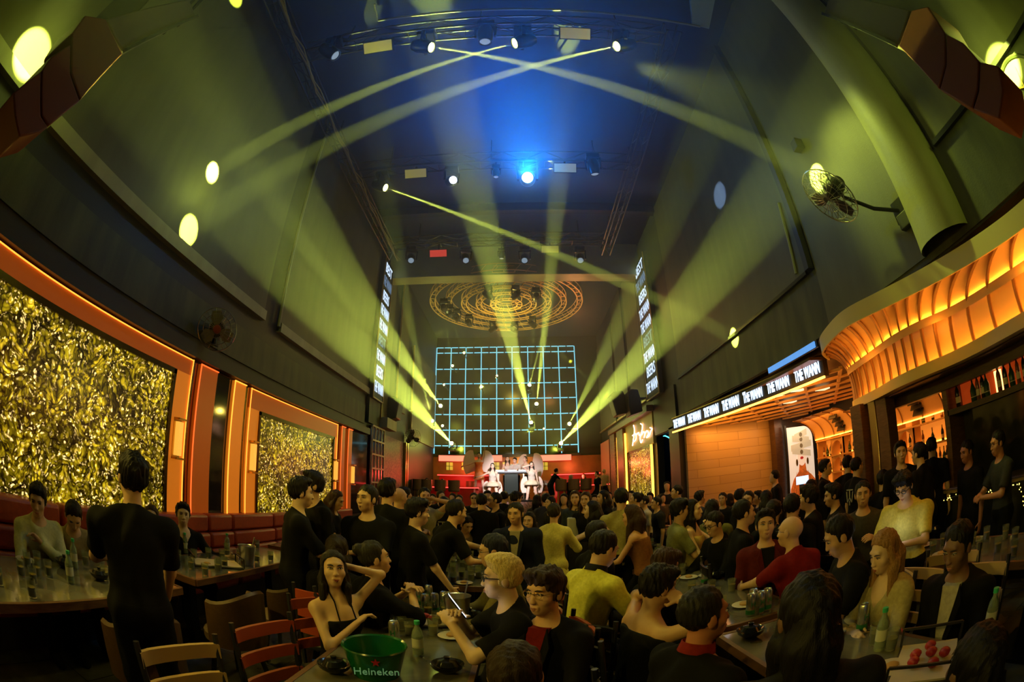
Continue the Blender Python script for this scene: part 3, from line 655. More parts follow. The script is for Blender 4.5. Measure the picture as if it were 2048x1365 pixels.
lamp('AREA', 'bar_ceiling_light', (5.4, 7.6, 2.8), 10, warm, (5.4, 7.6, 0), sx=2.6, sy=4.5)
for q in ((5.0, 8.6, 2.2), (5.2, 6.4, 2.2)): lamp('POINT', 'lattice_fill', q, 11, warm, radius=.12)  # two unseen points added to light the oak lattice from below
lamp('AREA', 'tile_light', (5.3, 9.7, 2.78), 16, warm, (5.4, 10.2, 1.6), sx=2.2, sy=.1)
# end walls
struct('wall_bar_end', MB().box((3.95, 10.2, 0), (6.42, 10.4, 3.1)), M['tile'])
struct('trim_10', MB().box((3.80, 10.32, 0), (4.12, 11.05, 3.05)), M['black'])
struct('wall_bar_end', MB().box((6.42, 10.05, 0), (7.7, 10.4, 3.1)), M['wood'])
struct('trim_11', MB().box((6.28, 9.78, 0), (6.52, 10.05, 3.0)), M['wood'])
# portrait
pc = lambda u, v: Vector((6.56+u*.86, 9.66, .62+v*2.0))         # u, v in 0..1
t = thing('portrait_panel', 'tall lit portrait of a masked woman in an orange high-necked blouse', 'picture', (7.0, 9.68, .6))
def flat(poly, dy, th=.006): return MB().prism([pc(u, v)-Vector((0, dy, 0)) for u, v in poly], (0, -th, 0))
part('panel', flat([(0,0),(1,0)]+[(1-.0*math.cos(a)-(.35-.35*math.cos(a)) , .84+.16*math.sin(a)) for a in [PI*k/16 for k in range(9)]]+[(0,1)], 0, .02), mat('portrait_ground', (.75,.68,.60), .5, e=(.9,.78,.62), es=.55), t)
ob = mat('portrait_blouse', (.55,.13,.03), .5, e=(.8,.16,.02), es=.35, ns=14, na=.5)
part('blouse', flat([(0,0),(1,0),(1,.30),(.85,.37),(.66,.43),(.63,.53),(.40,.53),(.36,.43),(.16,.35),(.02,.22)], .022), ob, t)
part('blouse_folds', (lambda b: [b.bar(pc(.50+(u-.5)*.5, .43)-Vector((0,.03,0)), pc(u, .02)-Vector((0,.03,0)), .006) for u in (.06,.16,.27,.38,.5,.61,.72,.83,.94)] and b)(MB()), mat('portrait_fold', (.25,.05,.01), .6), t)
part('face', flat([(.5+.17*math.cos(a), .62+.12*math.sin(a)) for a in [2*PI*k/20 for k in range(20)]], .024), mat('portrait_skin', (.8,.62,.5), .5, e=(1,.75,.55), es=.5), t)
part('lips', flat([(.5+.065*math.cos(a), .60+.018*math.sin(a)) for a in [2*PI*k/12 for k in range(12)]], .032, .004), mat('portrait_lips', (.5,.03,.02), .4, e=(.7,.05,.04), es=.2), t)
nm = mat('portrait_note', (.55,.52,.42), .6, e=(.7,.6,.4), es=.35); ni = mat('portrait_ink', (.25,.22,.15), .6)
for k, (v, w, tl) in enumerate(((.68,.72,-.03),(.76,.80,.02),(.84,.66,-.02),(.90,.5,.03))):
    part('banknote', flat([(.5-w/2,v-.045-tl),(.5+w/2,v-.045+tl),(.5+w/2,v+.035+tl),(.5-w/2,v+.035-tl)], .034+.006*k, .004), nm, t)
    part('banknote_ink', flat([(.5+.06*math.cos(a), v-.005+.028*math.sin(a)) for a in [2*PI*q/14 for q in range(14)]], .040+.006*k, .002), ni, t)
for u in (.30, .72): part('earring', flat([(u+.04*math.cos(a), .55+.045*math.sin(a)) for a in [2*PI*q/10 for q in range(10)]], .03, .01), M['gold'], t)
part('edge_trim', MB().bar(pc(0,0)-Vector((.03,0,0)), pc(0,1.03)-Vector((.03,0,0)), .06, .05, (0,1,0)).bar(pc(1,0)+Vector((.03,0,0)), pc(1,.86)+Vector((.03,0,0)), .06, .05, (0,1,0)), M['black'], t)
lamp('AREA', 'portrait_light', (6.9, 9.2, 2.75), 6, (1,.7,.4), (7.0, 9.66, 1.6), sx=.8, sy=.1)

# back-bar shelves: backlit bays with boards, uprights and arched niches
lac = mat('shelf_board', (.50,.27,.10), .5)
bott = [mat('bottle_dark', (.015,.012,.008), .12), mat('bottle_green', (.02,.05,.01), .1), mat('bottle_amber', (.20,.06,.01), .12)]
blab = mat('bottle_label', (.6,.5,.35), .6); bcap = mat('bottle_cap_gold', (.5,.3,.08), .3, .9)
def make_bottle(kind, h=.30):
    t = thing('bottle', 'dark wine bottle standing on the backlit bar shelf', 'bottle', (0,0,0)); s = h/.30; r = (.037, .044, .034)[kind]
    pr = [(r*.9,0),(r,.01*s),(r,.17*s),(r*.85,.20*s),(.014,.235*s),(.013,.285*s)] if kind != 1 else [(r*.9,0),(r,.01),(r*1.05,.13*s),(r*.6,.18*s),(.013,.21*s),(.013,.285*s)]
    part('glass', MB().lathe(pr, (0,0,0), 14), bott[kind], t); part('bottle_label', MB().lathe([(r*1.02,.05*s),(r*1.02,.12*s)], (0,0,0), 14), blab, t)
    part('bottle_cap', MB().lathe([(.0155,.255*s),(.0155,.30*s)], (0,0,0), 10), bcap, t); return t
BO = [make_bottle(k) for k in range(3)]; BT = [treeof(b) for b in BO]; bused = [False]*3
def put_bottle(p, kind, label, group, h=1.0, rz=0):
    if not bused[kind]:
        bused[kind] = True; o = BO[kind]; o.location = p; o.scale = (h,)*3; tag(o, label, 'bottle', group); return o
    return dup(BO[kind], p, rz, label, group, BT[kind], h)
def bay(name, label, x, y0, y1, zs, ztop, cols):
    """zs = heights of the boards; cols = relative y of uprights"""
    t = thing(name, label, 'shelf', (x, (y0+y1)/2, 0))
    part('back_panel', MB().box((x, y0, zs[0]), (x+.04, y1, ztop)), backlit, t)
    for z in zs: part('shelf_board', MB().box((x-.30, y0, z-.03), (x, y1, z)), lac, t)
    for y in cols: part('upright', MB().box((x-.28, y-.02, zs[0]), (x, y+.02, ztop)), lac, t)
    for z in zs[:-1]: part('led_strip', MB().box((x-.03, y0+.05, z), (x-.01, y1-.05, z+.02)), ledw, t)
    return t
def arch(x, yc, w, z0, h, parent):
    pts = [(yc-w/2-.05, z0), (yc-w/2, z0)] + [(yc-w/2*math.cos(a), z0+h-w/2+w/2*math.sin(a)) for a in [PI*k/12 for k in range(13)]] + [(yc+w/2, z0), (yc+w/2+.05, z0), (yc+w/2+.05, z0+h+.06), (yc-w/2-.05, z0+h+.06)]
    part('arch_frame', MB().prism([(x-.27, y, z) for y, z in pts], (.05, 0, 0)), lac, parent)
S1 = bay('back_bar_shelf', 'backlit bottle shelf beside the tall portrait', 6.9, 6.9, 8.45, (.95, 1.38, 1.74, 2.12), 2.6, (6.92, 7.5, 7.9, 8.43))
for z in (1.38, 1.74): arch(6.9, 7.70, .34, z, .30, S1)
S2 = bay('back_bar_shelf', 'backlit bottle shelf behind the bartenders right of the wooden posts', 6.9, 4.45, 6.6, (.95, 1.20, 1.55, 1.92), 2.5, (4.47, 5.35, 5.75, 6.58))
for z in (1.20, 1.55): arch(6.9, 5.55, .34, z, .32, S2)
for S_, nm_, y0, y1, bays in ((S1, 'shelf beside the portrait', 6.9, 8.45, ((1.74, (8.3, 8.17, 8.04, 7.65, 7.35, 7.2, 7.05)), (1.38, (8.3, 8.1, 7.7, 7.4, 7.1)), (2.12, (7.3,)))),
                              (S2, 'shelf behind the bartenders', 4.45, 6.6, ((1.55, (6.3, 6.1, 5.9, 5.5, 5.15, 4.9, 4.65)), (1.20, (6.2, 5.05, 4.95, 4.85, 4.75, 4.65, 4.58)), (1.92, (5.1, 4.85, 4.62))))):
    for z, ys in bays:
        for i, y in enumerate(ys):
            put_bottle((6.72, y, z), (i*2+int(z*10)) % 3, '%s bottle from the left on the %s board of the %s' % (('first', 'second', 'third', 'fourth', 'fifth', 'sixth', 'seventh')[i], {1.74:'upper',1.38:'lower',2.12:'top',1.55:'middle',1.2:'lower',1.92:'upper'}[z], nm_), 'bottles on the backlit bar shelves', .86)
# vaulted cove above the shelves, with dark slatted vents
def vault(label, y0, y1, z0, x1=6.9):
    t = thing('vaulted_cove', label, 'cove', (x1, (y0+y1)/2, z0))
    rows = [[Vector((x1-.32-.62*(1-math.cos(a)), y, z0+.50*math.sin(a))) for a in [PI/2*k/10 for k in range(11)]] for y in (y0, y1)]
    part('shell', MB().grid(rows), mat('vault_paint', (.70,.42,.18), .5) if 'vault_paint' not in bpy.data.materials else bpy.data.materials['vault_paint'], t)
    for k in range(5):
        y = y0+(y1-y0)*k/4
        part('rib', MB().tube([Vector((x1-.33-.62*(1-math.cos(a)), y, z0+.495*math.sin(a))) for a in [PI/2*q/10 for q in range(11)]], .014, 6), M['rib'], t)
    part('led_strip', MB().box((x1-.34, y0, z0-.0), (x1-.31, y1, z0+.02)), ledw, t)
    v = MB()
    yy = y0+(y1-y0)*.28
    for q in range(4):
        a = .25+q*.22; v.obox((x1-.36-.62*(1-math.cos(a)), yy, z0+.49*math.sin(a)), (0,.13,0), (.03,0,.05), (-.008,0,.005))
    part('vent_slats', v, M['black'], t); return t
vault('vaulted amber cove above the shelf beside the portrait', 6.95, 8.43, 2.14); vault('vaulted amber cove above the shelf behind the bartenders', 4.45, 6.6, 2.0)
lamp('AREA', 'shelf_light', (6.2, 8.0, 2.6), 14, warm, (6.9, 8.0, 1.5), sx=2, sy=.2); lamp('AREA', 'shelf_light', (6.2, 5.5, 2.5), 14, warm, (6.9, 5.5, 1.5), sx=2, sy=.2)
# wooden posts
for lab, x, y, w, m in (('left post of the wooden pair, the thicker one', 4.40, 4.50, .11, 'woodmid'), ('brass edged middle post before the bar', 4.42, 4.22, .07, 'brass'), ('right post of the wooden pair', 4.44, 4.02, .10, 'woodmid')):
    tag(part('wooden_post', MB().box((x-w, y-w, 0), (x+w, y+w, 2.32)), M[m], bev=.01), lab+' at the end of the canopy', 'post')
# ---- ribbed orange canopy
def smooth(pts, n):
    out = []; P_ = [Vector(p) for p in pts]; m = len(P_)
    for i in range(m-1):
        p0, p1, p2, p3 = P_[max(i-1,0)], P_[i], P_[i+1], P_[min(i+2,m-1)]
        for k in range(n):
            s = k/n; out.append(.5*((2*p1)+(p2-p0)*s+(2*p0-5*p1+4*p2-p3)*s*s+(3*p1-p0-3*p2+p3)*s**3))
    out.append(P_[-1]); return out
Tp = smooth([(4.12,4.72,3.07),(3.74,4.40,3.07),(3.50,3.92,3.07),(3.37,3.41,3.07),(3.49,2.93,3.07),(3.62,2.45,3.06),(3.70,1.75,3.02),(3.70,1.05,2.98),(3.70,.2,2.98),(3.70,-1.0,2.98)], 8)
Bp = smooth([(4.66,4.86,2.33),(4.56,4.72,2.33),(4.48,4.50,2.33),(4.30,3.95,2.33),(4.08,3.37,2.33),(4.04,2.93,2.33),(4.12,2.40,2.33),(4.06,1.5,2.33),(4.2,.4,2.33),(4.0,-1.0,2.33)], 8)
cn = thing('ribbed_canopy', 'large orange glowing canopy with curved ribs above the bar', 'canopy', (4.2, 2.5, 2.33))
def cv(i, s, out=0.0):
    a, b = Tp[i], Bp[i]; d = Vector((b.x-a.x, b.y-a.y, 0)); d = Vector((1,0,0)) if d.length < .01 else d.normalized()
    c = Vector((b.x, b.y, a.z)) + d*.16 + Vector((0,0,.02))
    p = a*(1-s)**2 + c*2*s*(1-s) + b*s*s
    return p + Vector((-d.x*out*s, -d.y*out*s, -out*(1-s)))
N_ = len(Tp); ss = [k/12 for k in range(13)]
part('upper_shell', MB().grid([[cv(i, s*.55) for s in ss] for i in range(N_)]), M['cove'], cn, 60)
part('lower_shell', MB().grid([[cv(i, .55+.45*s)+Vector((.07,0,.0)) for s in ss] for i in range(N_)]), M['cove'], cn, 60)
part('ledge', MB().grid([[cv(i, .56), cv(i, .55, .09)-Vector((0,0,.02)), cv(i, .55, .09)+Vector((0,0,.035)), cv(i, .55, .10)+Vector((0,0,.035)), cv(i, .57, .10)-Vector((0,0,.03)), cv(i, .60)] for i in range(N_)]), M['cove'], cn, 60)
part('ledge_led', MB().tube([cv(i, .545, .045) for i in range(N_)], .012, 5), ledc, cn)
part('lip_led', MB().tube([p+Vector((-.02,0,.035)) for p in Bp] if 0 else [p+Vector((.0,0,.045)) for p in Bp] if 1 else [cv(i, .97) for i in range(N_)], .012, 5), ledc, cn)
part('band', MB().grid([[p+Vector((0,0,.11)), p-Vector((.0,0,.0)), p-Vector((0,0,.07)), p+Vector((.03,0,-.07)), p+Vector((.03,0,.11)), p+Vector((0,0,.11))] for p in Tp]), M['band'], cn, 60)
part('lip', MB().grid([[p+Vector((-.045,0,.03)), p+Vector((-.045,0,.09)), p+Vector((-.06,0,.09)), p+Vector((-.07,0,-.03)), p+Vector((.25,0,-.04)), p+Vector((.25,0,.03)), p+Vector((-.06,0,.03))] for p in Bp]), M['band'], cn, 60)
for i in range(2, N_-4, 3):
    r_ = MB(); pts = [cv(i, .05+.93*s/10, .03) for s in range(11)]; r_.tube(pts, .023, 6); part('rib', r_, M['rib'], cn)
for y in (3.9, 2.6, 1.3): lamp('POINT', 'canopy_glow', (3.98, y, 2.72), 4, (1.0,.30,.02), radius=.18)
part('soffit', MB().prism([p+Vector((.1,0,-.05)) for p in Bp[4:]]+[Vector((5.4,-1,2.28)), Vector((5.4,4.6,2.28))], (0,0,.03)), M['wood'], cn)
# beam, dark cabinet with bottles on top, counter
tag(part('bar_beam', MB().bar((4.72, 4.75, 2.22), (4.60, -1.2, 2.22), .16, .14), M['wood']), 'dark walnut beam running under the orange canopy', 'beam')
t = thing('bottle_display', 'high display shelf with lit orange back at the right edge', 'shelf', (5.0, 2.0, 1.9))
part('shelf_board', MB().box((4.65, -.8, 1.86), (5.05, 3.1, 1.92)), M['wood'], t); part('back_panel', MB().box((5.05, -.8, 1.86), (5.09, 3.1, 2.28)), mat('display_back', (.35,.06,.02), .5, e=(1,.10,.01), es=.22), t)
part('upright', MB().box((4.65, 3.08, 1.0), (5.09, 3.16, 2.28)), M['woodmid'], t)
for y, s_ in ((2.42, .05), (1.72, .08)): part('display_lamp', MB().box((5.0, y-s_, 1.93), (5.05, y+s_, 2.16)), emat('display_lamp_glow', (1.0,.45,.12), 4.0) if 'display_lamp_glow' not in bpy.data.materials else bpy.data.materials['display_lamp_glow'], t)
for i, y in enumerate((2.98, 2.72, 2.64, 2.56, 2.50, 2.30, 2.20, 2.10, 2.0, 1.9, 1.8)):
    put_bottle((4.78, y, 1.92), i % 3, '%s bottle from the left on the high display shelf at the right edge' % ('first', 'second', 'third', 'fourth', 'fifth', 'sixth', 'seventh', 'eighth', 'ninth', 'tenth', 'eleventh')[i], 'bottles on the high display shelf', .95)
t = thing('mirror_cabinet', 'tall black mirrored cabinet under the display shelf at the right edge', 'cabinet', (5.0, 1.4, 1.0))
part('door', MB().box((4.98, -.8, 1.06), (5.04, 3.05, 1.86)), M['mirror'], t); part('body', MB().box((5.04, -.8, 1.02), (5.4, 3.1, 1.86)), M['black'], t)
t = thing('bar_counter', 'long dark bar counter with a pale edge behind the crowd on the right', 'bar counter', (4.9, 4.5, 0))
part('counter_top', MB().box((4.55, -.8, 1.02), (5.15, 8.6, 1.07)), mat('counter_stone', (.22,.14,.08), .3), t, bev=.008)
part('body', MB().box((4.66, -.8, 0), (5.1, 8.5, 1.02)), M['black'], t)
part('edge_trim', MB().box((4.53, -.8, 1.02), (4.55, 8.6, 1.05)), M['brass'], t)
# garland of fairy lights hung on the counter front
fairy = emat('fairy_lights', (1.0,.75,.12), 5.0)
t = thing('fairy_light_garland', 'yellow fairy light garland framing the front of the counter at the right edge', 'fairy lights', (4.5, 2.4, .7))
path = [(4.50, 3.2, .97), (4.50, 2.55, 1.0), (4.5, 2.35, .98), (4.5, 2.30, .70), (4.5, 2.30, .98), (4.5, 2.0, 1.0), (4.5, 1.90, .80)]
wire = MB().tube(path, .004, 4); part('wire', wire, M['black'], t); bl = MB(); rr = random.Random(3)
for i in range(len(path)-1):
    a, b = Vector(path[i]), Vector(path[i+1])
    for k in range(int((b-a).length/.022)):
        p = a.lerp(b, rr.random())+Vector((rr.uniform(-.03,.0), rr.uniform(-.02,.02), rr.uniform(-.025,.025))); bl.ball(p, .006, 5, 3)
o = part('light_bulbs', bl, fairy, t); o['kind'] = 'stuff'
# ---- right wall past the bar: mural bay, neon block with leaf wall
struct('wall_right', MB().box((5.2, 11.0, 0), (5.3, 16.5, 3.9)), mat('mural_wall', (.10,.07,.10), .5, ns=1.2, na=.8))
struct('wall_right', MB().box((XR+.0, 10.4, 3.0), (XR+.25, 12.3, 4.05)), M['dark'])
t = thing('neon_light', 'loose cyan neon curves in the dark bay right of the leaf wall', 'neon', (5.0, 14.5, 3.0))
for pts in ([(1318,848),(1324,850),(1322,868),(1317,877)], [(1318,877),(1328,872),(1338,876),(1345,880)], [(1343,900),(1347,930),(1346,962)]):
    part('neon_tube', MB().tube(smooth([ony(*p, 14.6 if p[1] < 890 else 13.2) for p in pts], 4), .02, 6), M['cyan'], t)
t = thing('leaf_light_wall', 'narrow wall of golden leaves under the neon script on the right wall', 'light wall', (XR, 14, .75), 0, 'leaf light wall on the right wall')
W_ = lambda px, py, dx=0: onx(px, py, XR-dx)
part('screen', MB().prism([Vector((XR, 12.75, .78)), Vector((XR, 15.3, .78)), Vector((XR, 15.3, 2.72)), Vector((XR, 12.75, 2.72))], (-.03,0,0)), M['leaf'], t)
part('bezel', MB().box((XR-.05, 12.68, .7), (XR+.02, 12.75, 2.8)).box((XR-.05, 15.3, .7), (XR+.02, 15.37, 2.8)).box((XR-.05, 12.68, 2.72), (XR+.02, 15.37, 2.8)), M['bezel'], t)
golden = mat('golden_wall_board', (.50,.36,.08), .45)
struct('wall_right', MB().box((XR-.02, 12.4, 2.8), (XR+.05, 16.3, 3.72)), golden)
struct('trim_12', MB().box((XR-.2, 12.3, 3.72), (XR+.05, 18.2, 3.9)), M['woodmid'])
for i, (y, w) in enumerate(((12.52, .07), (15.75, .05), (17.1, .05))):
    tag(part('led_tube', MB().box((XR-.09, y-w/2, .75), (XR-.03, y+w/2, 2.78 if i == 0 else 3.5)), M['ledyel']), ('nearest bright amber light tube right of the narrow leaf wall', 'amber light tube left of the narrow leaf wall', 'farthest amber light tube on the right wall')[i], 'light tube', 'amber light tubes on the right wall')
for lab, y0, y1, m in (('wooden wall column between the amber light tubes', 15.9, 16.95, 'woodmid'), ('pink lit wall column nearest the stage on the right', 17.4, 18.3, 'damask')):
    tag(part('wall_column', MB().box((XR-.12, y0, 0), (XR+.05, y1, 3.7)), M[m]), lab, 'column')
t = thing('neon_sign', 'white handwritten neon script above the narrow leaf wall', 'neon sign', (XR-.05, 13.9, 3.1))
scr = [[(1267,851),(1269,862),(1267,878),(1265,892)], [(1265,872),(1271,868),(1272,878),(1268,884)], [(1281,848),(1285,852),(1283,866),(1280,876),(1282,886),(1285,880)], [(1273,870),(1277,866),(1279,872),(1283,870),(1287,864),(1290,868),(1288,876)], [(1290,868),(1294,862),(1297,868),(1293,876),(1298,872),(1302,862),(1304,858),(1300,856)]]
for q in scr: part('neon_stroke', MB().tube(smooth([W_(a, b, .06) for a, b in q], 4), .018, 6), M['neonpink'], t)
# speakers hung at the far ends
def hung_box(label, cs, d=.55):
    a = [ony(*p[:2], p[2]) for p in cs]
    t = thing('hung_speaker', label, 'speaker', sum(a, Vector())/len(a), 0, 'black speakers hung before the stage')
    part('cabinet', MB().prism(a, (0, d, 0)), M['spkblack'], t, bev=.03); part('grille', MB().prism([p+(sum(a, Vector())/len(a)-p)*.08-Vector((0,.012,0)) for p in a], (0,.02,0)), M['black'], t)
    c = sum(a, Vector())/len(a); part('hanger', MB().bar(c+Vector((0,d/2,.1)), Vector((XL if c.x < 0 else XR, c.y+d/2, c.z+.1)), .04), M['blackm'], t)
hung_box('black speaker hung on the right before the stage, left one of the pair', [(1221,790,12.6),(1227,783,12.6),(1246,782,12.6),(1254,800,12.6),(1256,826,12.6),(1234,831,12.6),(1229,815,12.6)])
hung_box('black speaker hung on the right before the stage, right one of the pair', [(1255,784,12.2),(1262,778,12.2),(1276,779,12.2),(1281,795,12.2),(1286,823,12.2),(1262,831,12.2),(1258,815,12.2)])
hung_box('large black speaker hung on the left before the stage', [(765,796,13),(785,792,13),(799,800,13),(792,836,13),(768,842,13),(758,832,13)])
# ---- near line arrays of loudspeakers beside the camera
def array_(label, side, grey, boxes):
    x = -2.75 if side < 0 else 2.8
    t = thing('line_array', label, 'speaker', (x, .8, 4.2), 0, 'loudspeaker arrays hung beside the camera')
    ex = Vector((-.55*side*-1, 0, 0)) if False else Vector((.5*side, 0, 0))
    part('top_cabinet', MB().prism([onx(*p, x) for p in grey], ex), M['spkgrey'], t, bev=.015)
    part('top_edge_trim', MB().bar(onx(*grey[0], x)-ex*.02, onx(*grey[1], x)-ex*.02, .03), M['black'], t)
    for k, b in enumerate(boxes): part('cabinet', MB().prism([onx(*p, x-side*.02) for p in b], ex*.9), M['brown'], t, bev=.012)
    c = onx(*grey[1], x); part('rigging', MB().bar(c+ex*.5, c+ex*.5+Vector((0,0,ZT-.01-c.z)), .03).bar(c+ex*.9, c+ex*.9+Vector((0,0,ZT-.01-c.z)), .03), M['blackm'], t)
    return t
array_('brown and grey loudspeaker array hung at the upper left', -1, [(246,103),(393,33),(379,-2),(212,38)],
       [[(171,30),(212,37),(246,108),(162,200),(143,147),(145,66)], [(103,113),(142,88),(141,147),(160,202),(99,252),(84,232),(84,141)], [(83,142),(82,232),(97,254),(82,264),(39,274),(30,232),(27,185)]])
array_('brown and grey loudspeaker array hung at the upper right', 1, [(1795,92),(1647,28),(1660,-14),(1820,20)],
       [[(1822,20),(1797,92),(1877,178),(1890,130),(1890,66),(1855,12)], [(1892,68),(1892,130),(1879,180),(1943,217),(1955,180),(1958,122),(1925,85)], [(1960,123),(1957,182),(1946,219),(1998,238),(2006,180),(1997,132)]])
tag(part('ceiling_vent', MB().prism([onz(1380,-10,8.9),onz(1432,-10,8.9),onz(1418,58,8.9),onz(1385,50,8.9)], (0,0,.08)), mat('vent_mesh', (.30,.40,.42), .5, .3)), 'pale mesh vent in the ceiling at the upper right', 'vent')
c = onx(2052, 178, XR-.06); t = thing('wall_clock', 'large round pale clock face on the right wall at the upper right corner', 'clock', c)
part('face', MB().lathe([(.26,0),(.26,.03)], c, 40, (-1,0,0)), M['lip'], t); part('rim', MB().tube([c+Vector((-.03, .27*math.cos(a), .27*math.sin(a))) for a in [2*PI*k/40 for k in range(40)]], .02, 6, True), M['green'], t)
part('hands', MB().bar(c+Vector((-.04,0,0)), c+Vector((-.04,.12,.06)), .015).bar(c+Vector((-.04,0,0)), c+Vector((-.04,-.05,.17)), .012), M['brass'], t)
# ---- wall fans
def cage_fan(label, c, axis, r, arm_to, face='cage'):
    c = Vector(c); ax = Vector(axis).normalized(); u = ax.orthogonal().normalized(); v = ax.cross(u)
    t = thing('wall_fan', label, 'fan', arm_to)
    cg = MB()
    for k in range(24):
        a = 2*PI*k/24; d = u*math.cos(a)+v*math.sin(a)
        cg.tube([c+d*.05+ax*.075, c+d*r*.7+ax*.07, c+d*r], .0035, 4); cg.tube([c+d*.05-ax*.07, c+d*r*.7-ax*.06, c+d*r], .0035, 4)
    for rr_, h in ((1,0),(.72,.07),(.42,.075),(.72,-.06),(.42,-.065)):
        cg.tube([c+(u*math.cos(2*PI*k/32)+v*math.sin(2*PI*k/32))*r*rr_+ax*h for k in range(32)], .007 if rr_ == 1 else .0035, 5, True)
    part('cage', cg, M['brightsteel'], t)
    for k in range(3):
        a = 2*PI*k/3; d = u*math.cos(a)+v*math.sin(a); w = ax.cross(d)
        part('blade', MB().prism([c+d*.06-w*.03, c+d*r*.5-w*.10, c+d*r*.86-w*.07, c+d*r*.86+w*.06, c+d*r*.5+w*.08, c+d*.06+w*.03], (ax*.5+w*.15).normalized()*.006), M['blackm'] if face == 'cage' else mat('fan_blade', (.35,.32,.20), .35, .6), t)
    part('hub', MB().lathe([(.03,.03),(.06,.02),(.06,-.03)], c, 16, ax), M['blackm'] if face == 'cage' else mat('fan_hub', (.4,.08,.05), .4), t)
    part('motor', MB().lathe([(.05,-.06),(.10,-.08),(.105,-.20),(.08,-.26),(.03,-.28)], c, 18, ax), M['blackm'], t)
    m_ = c-ax*.22; e = Vector(arm_to); part('arm', MB().tube([m_, m_-Vector((0,0,.18)), (m_+e)/2-Vector((0,0,.15)), e], .022, 8), M['blackm'], t)
    part('wall_plate', MB().obox(e, (.02,0,0), (0,.09,0), (0,0,.12)), M['blackm'], t); return t
fc = onx(1660, 393, 3.25); cage_fan('black cage fan on the right wall beside the round pilaster', fc, (-.75,.35,-.75), .36, onx(1800, 422, XR))
fl = onx(434, 659, -3.75); cage_fan('round metal fan facing the hall on the left wall', fl, Vector((0,0,1.75))-fl, .27, (XL+.02, fl.y+.25, fl.z), 'disc')
f3 = ony(825, 876, 15.5); cage_fan('small fan on the left wall near the stage', f3, (.6,-.7,-.2), .33, (XL+.05, 15.6, f3.z-.1))
t = thing('wall_box', 'small open black box fixed on the right wall above the cage fan', 'box', onx(1594, 291, XR-.05))
c = onx(1594, 291, XR-.08); part('body', MB().box((c.x-.06, c.y-.07, c.z-.08), (XR, c.y+.07, c.z+.08)), M['black'], t, bev=.01)
t = thing('wall_box', 'small black junction box on the right wall below the cage fan arm', 'box', onx(1797, 425, XR-.05))
c = onx(1810, 440, XR-.06); part('body', MB().box((c.x-.03, c.y-.09, c.z-.08), (XR, c.y+.09, c.z+.08)), M['black'], t, bev=.01)
# ---------------------------------------------------------------- stage end of the hall
SZ = .95
struct('floor', MB().box((XL, 16.3, 0), (XR, YB, SZ)), mat('stage_deck', (.05,.03,.03), .3))
st = thing('stage_stairs', 'dark stairs up to the stage on the right of the patterned riser', 'stairs', (.9, 16.0, 0))
for k in range(4): part('step', MB().box((.45, 15.4+k*.23, 0), (1.5, 16.3, .24*(k+1))), mat('stair_black', (.03,.03,.035), .35) if k == 0 else bpy.data.materials['stair_black'], st)
pinkd = damask_mat('pink_damask', (.55,.30,.28), (.28,.16,.17))
t = thing('stage_riser', 'stage riser with a pink patterned front under the performers', 'stage', (-.4, 16.5, 0))
part('front_panel', MB().box((-1.25, 16.1, 0), (.42, 16.2, 1.18)), pinkd, t); part('top', MB().box((-1.25, 16.1, 1.18), (.42, 18.6, 1.24)), M['blackm'], t); part('side_panel', MB().box((-1.25, 16.2, 0), (.42, 18.6, 1.18)), M['black'], t)
# DJ desk
DZ = 1.24
t = thing('dj_desk', 'black disc jockey desk with a light top in the middle of the stage', 'desk', (-.4, 17.9, DZ))
part('top', MB().box((-1.0, 17.6, DZ+1.02), (.30, 18.15, DZ+1.10)), M['blackm'], t, bev=.01); part('column', MB().box((-.62, 17.7, DZ), (-.10, 18.1, DZ+1.02)), mat('desk_glass', (.06,.08,.08), .15, .5), t)
part('edge_light', MB().box((-1.0, 17.585, DZ+1.085), (.30, 17.6, DZ+1.10)), emat('desk_light', (.6,.8,1.0), 1.6), t)
for x in (-.85, .12): part('leg', MB().bar((x, 17.7, DZ), (x, 17.7, DZ+1.02), .05), M['brightsteel'], t)
for i, x in enumerate((-.80, -.32, .10)):
    t = thing('dj_deck', '%s player on the stage desk' % ('left', 'middle', 'right')[i], 'dj player', (x, 17.85, DZ+1.10), 0, 'players on the stage desk')
    part('body', MB().box((x-.17, 17.7, DZ+1.10), (x+.17, 18.05, DZ+1.17)), M['brightsteel'], t); part('jog_wheel', MB().lathe([(.11,.07),(.11,.085)], (x, 17.88, DZ+1.10), 20), M['blackm'], t)
t = thing('keyboard_stand', 'pale keyboard on a stand at the right of the stage desk', 'keyboard', (.62, 17.4, DZ-.2))
part('keyboard', MB().box((.35, 17.2, 1.78), (1.0, 17.5, 1.86)), M['alu'], t); part('stand', MB().bar((.42,17.35,.97),(.95,17.35,1.78),.03).bar((.95,17.35,.97),(.42,17.35,1.78),.03), M['blackm'], t)
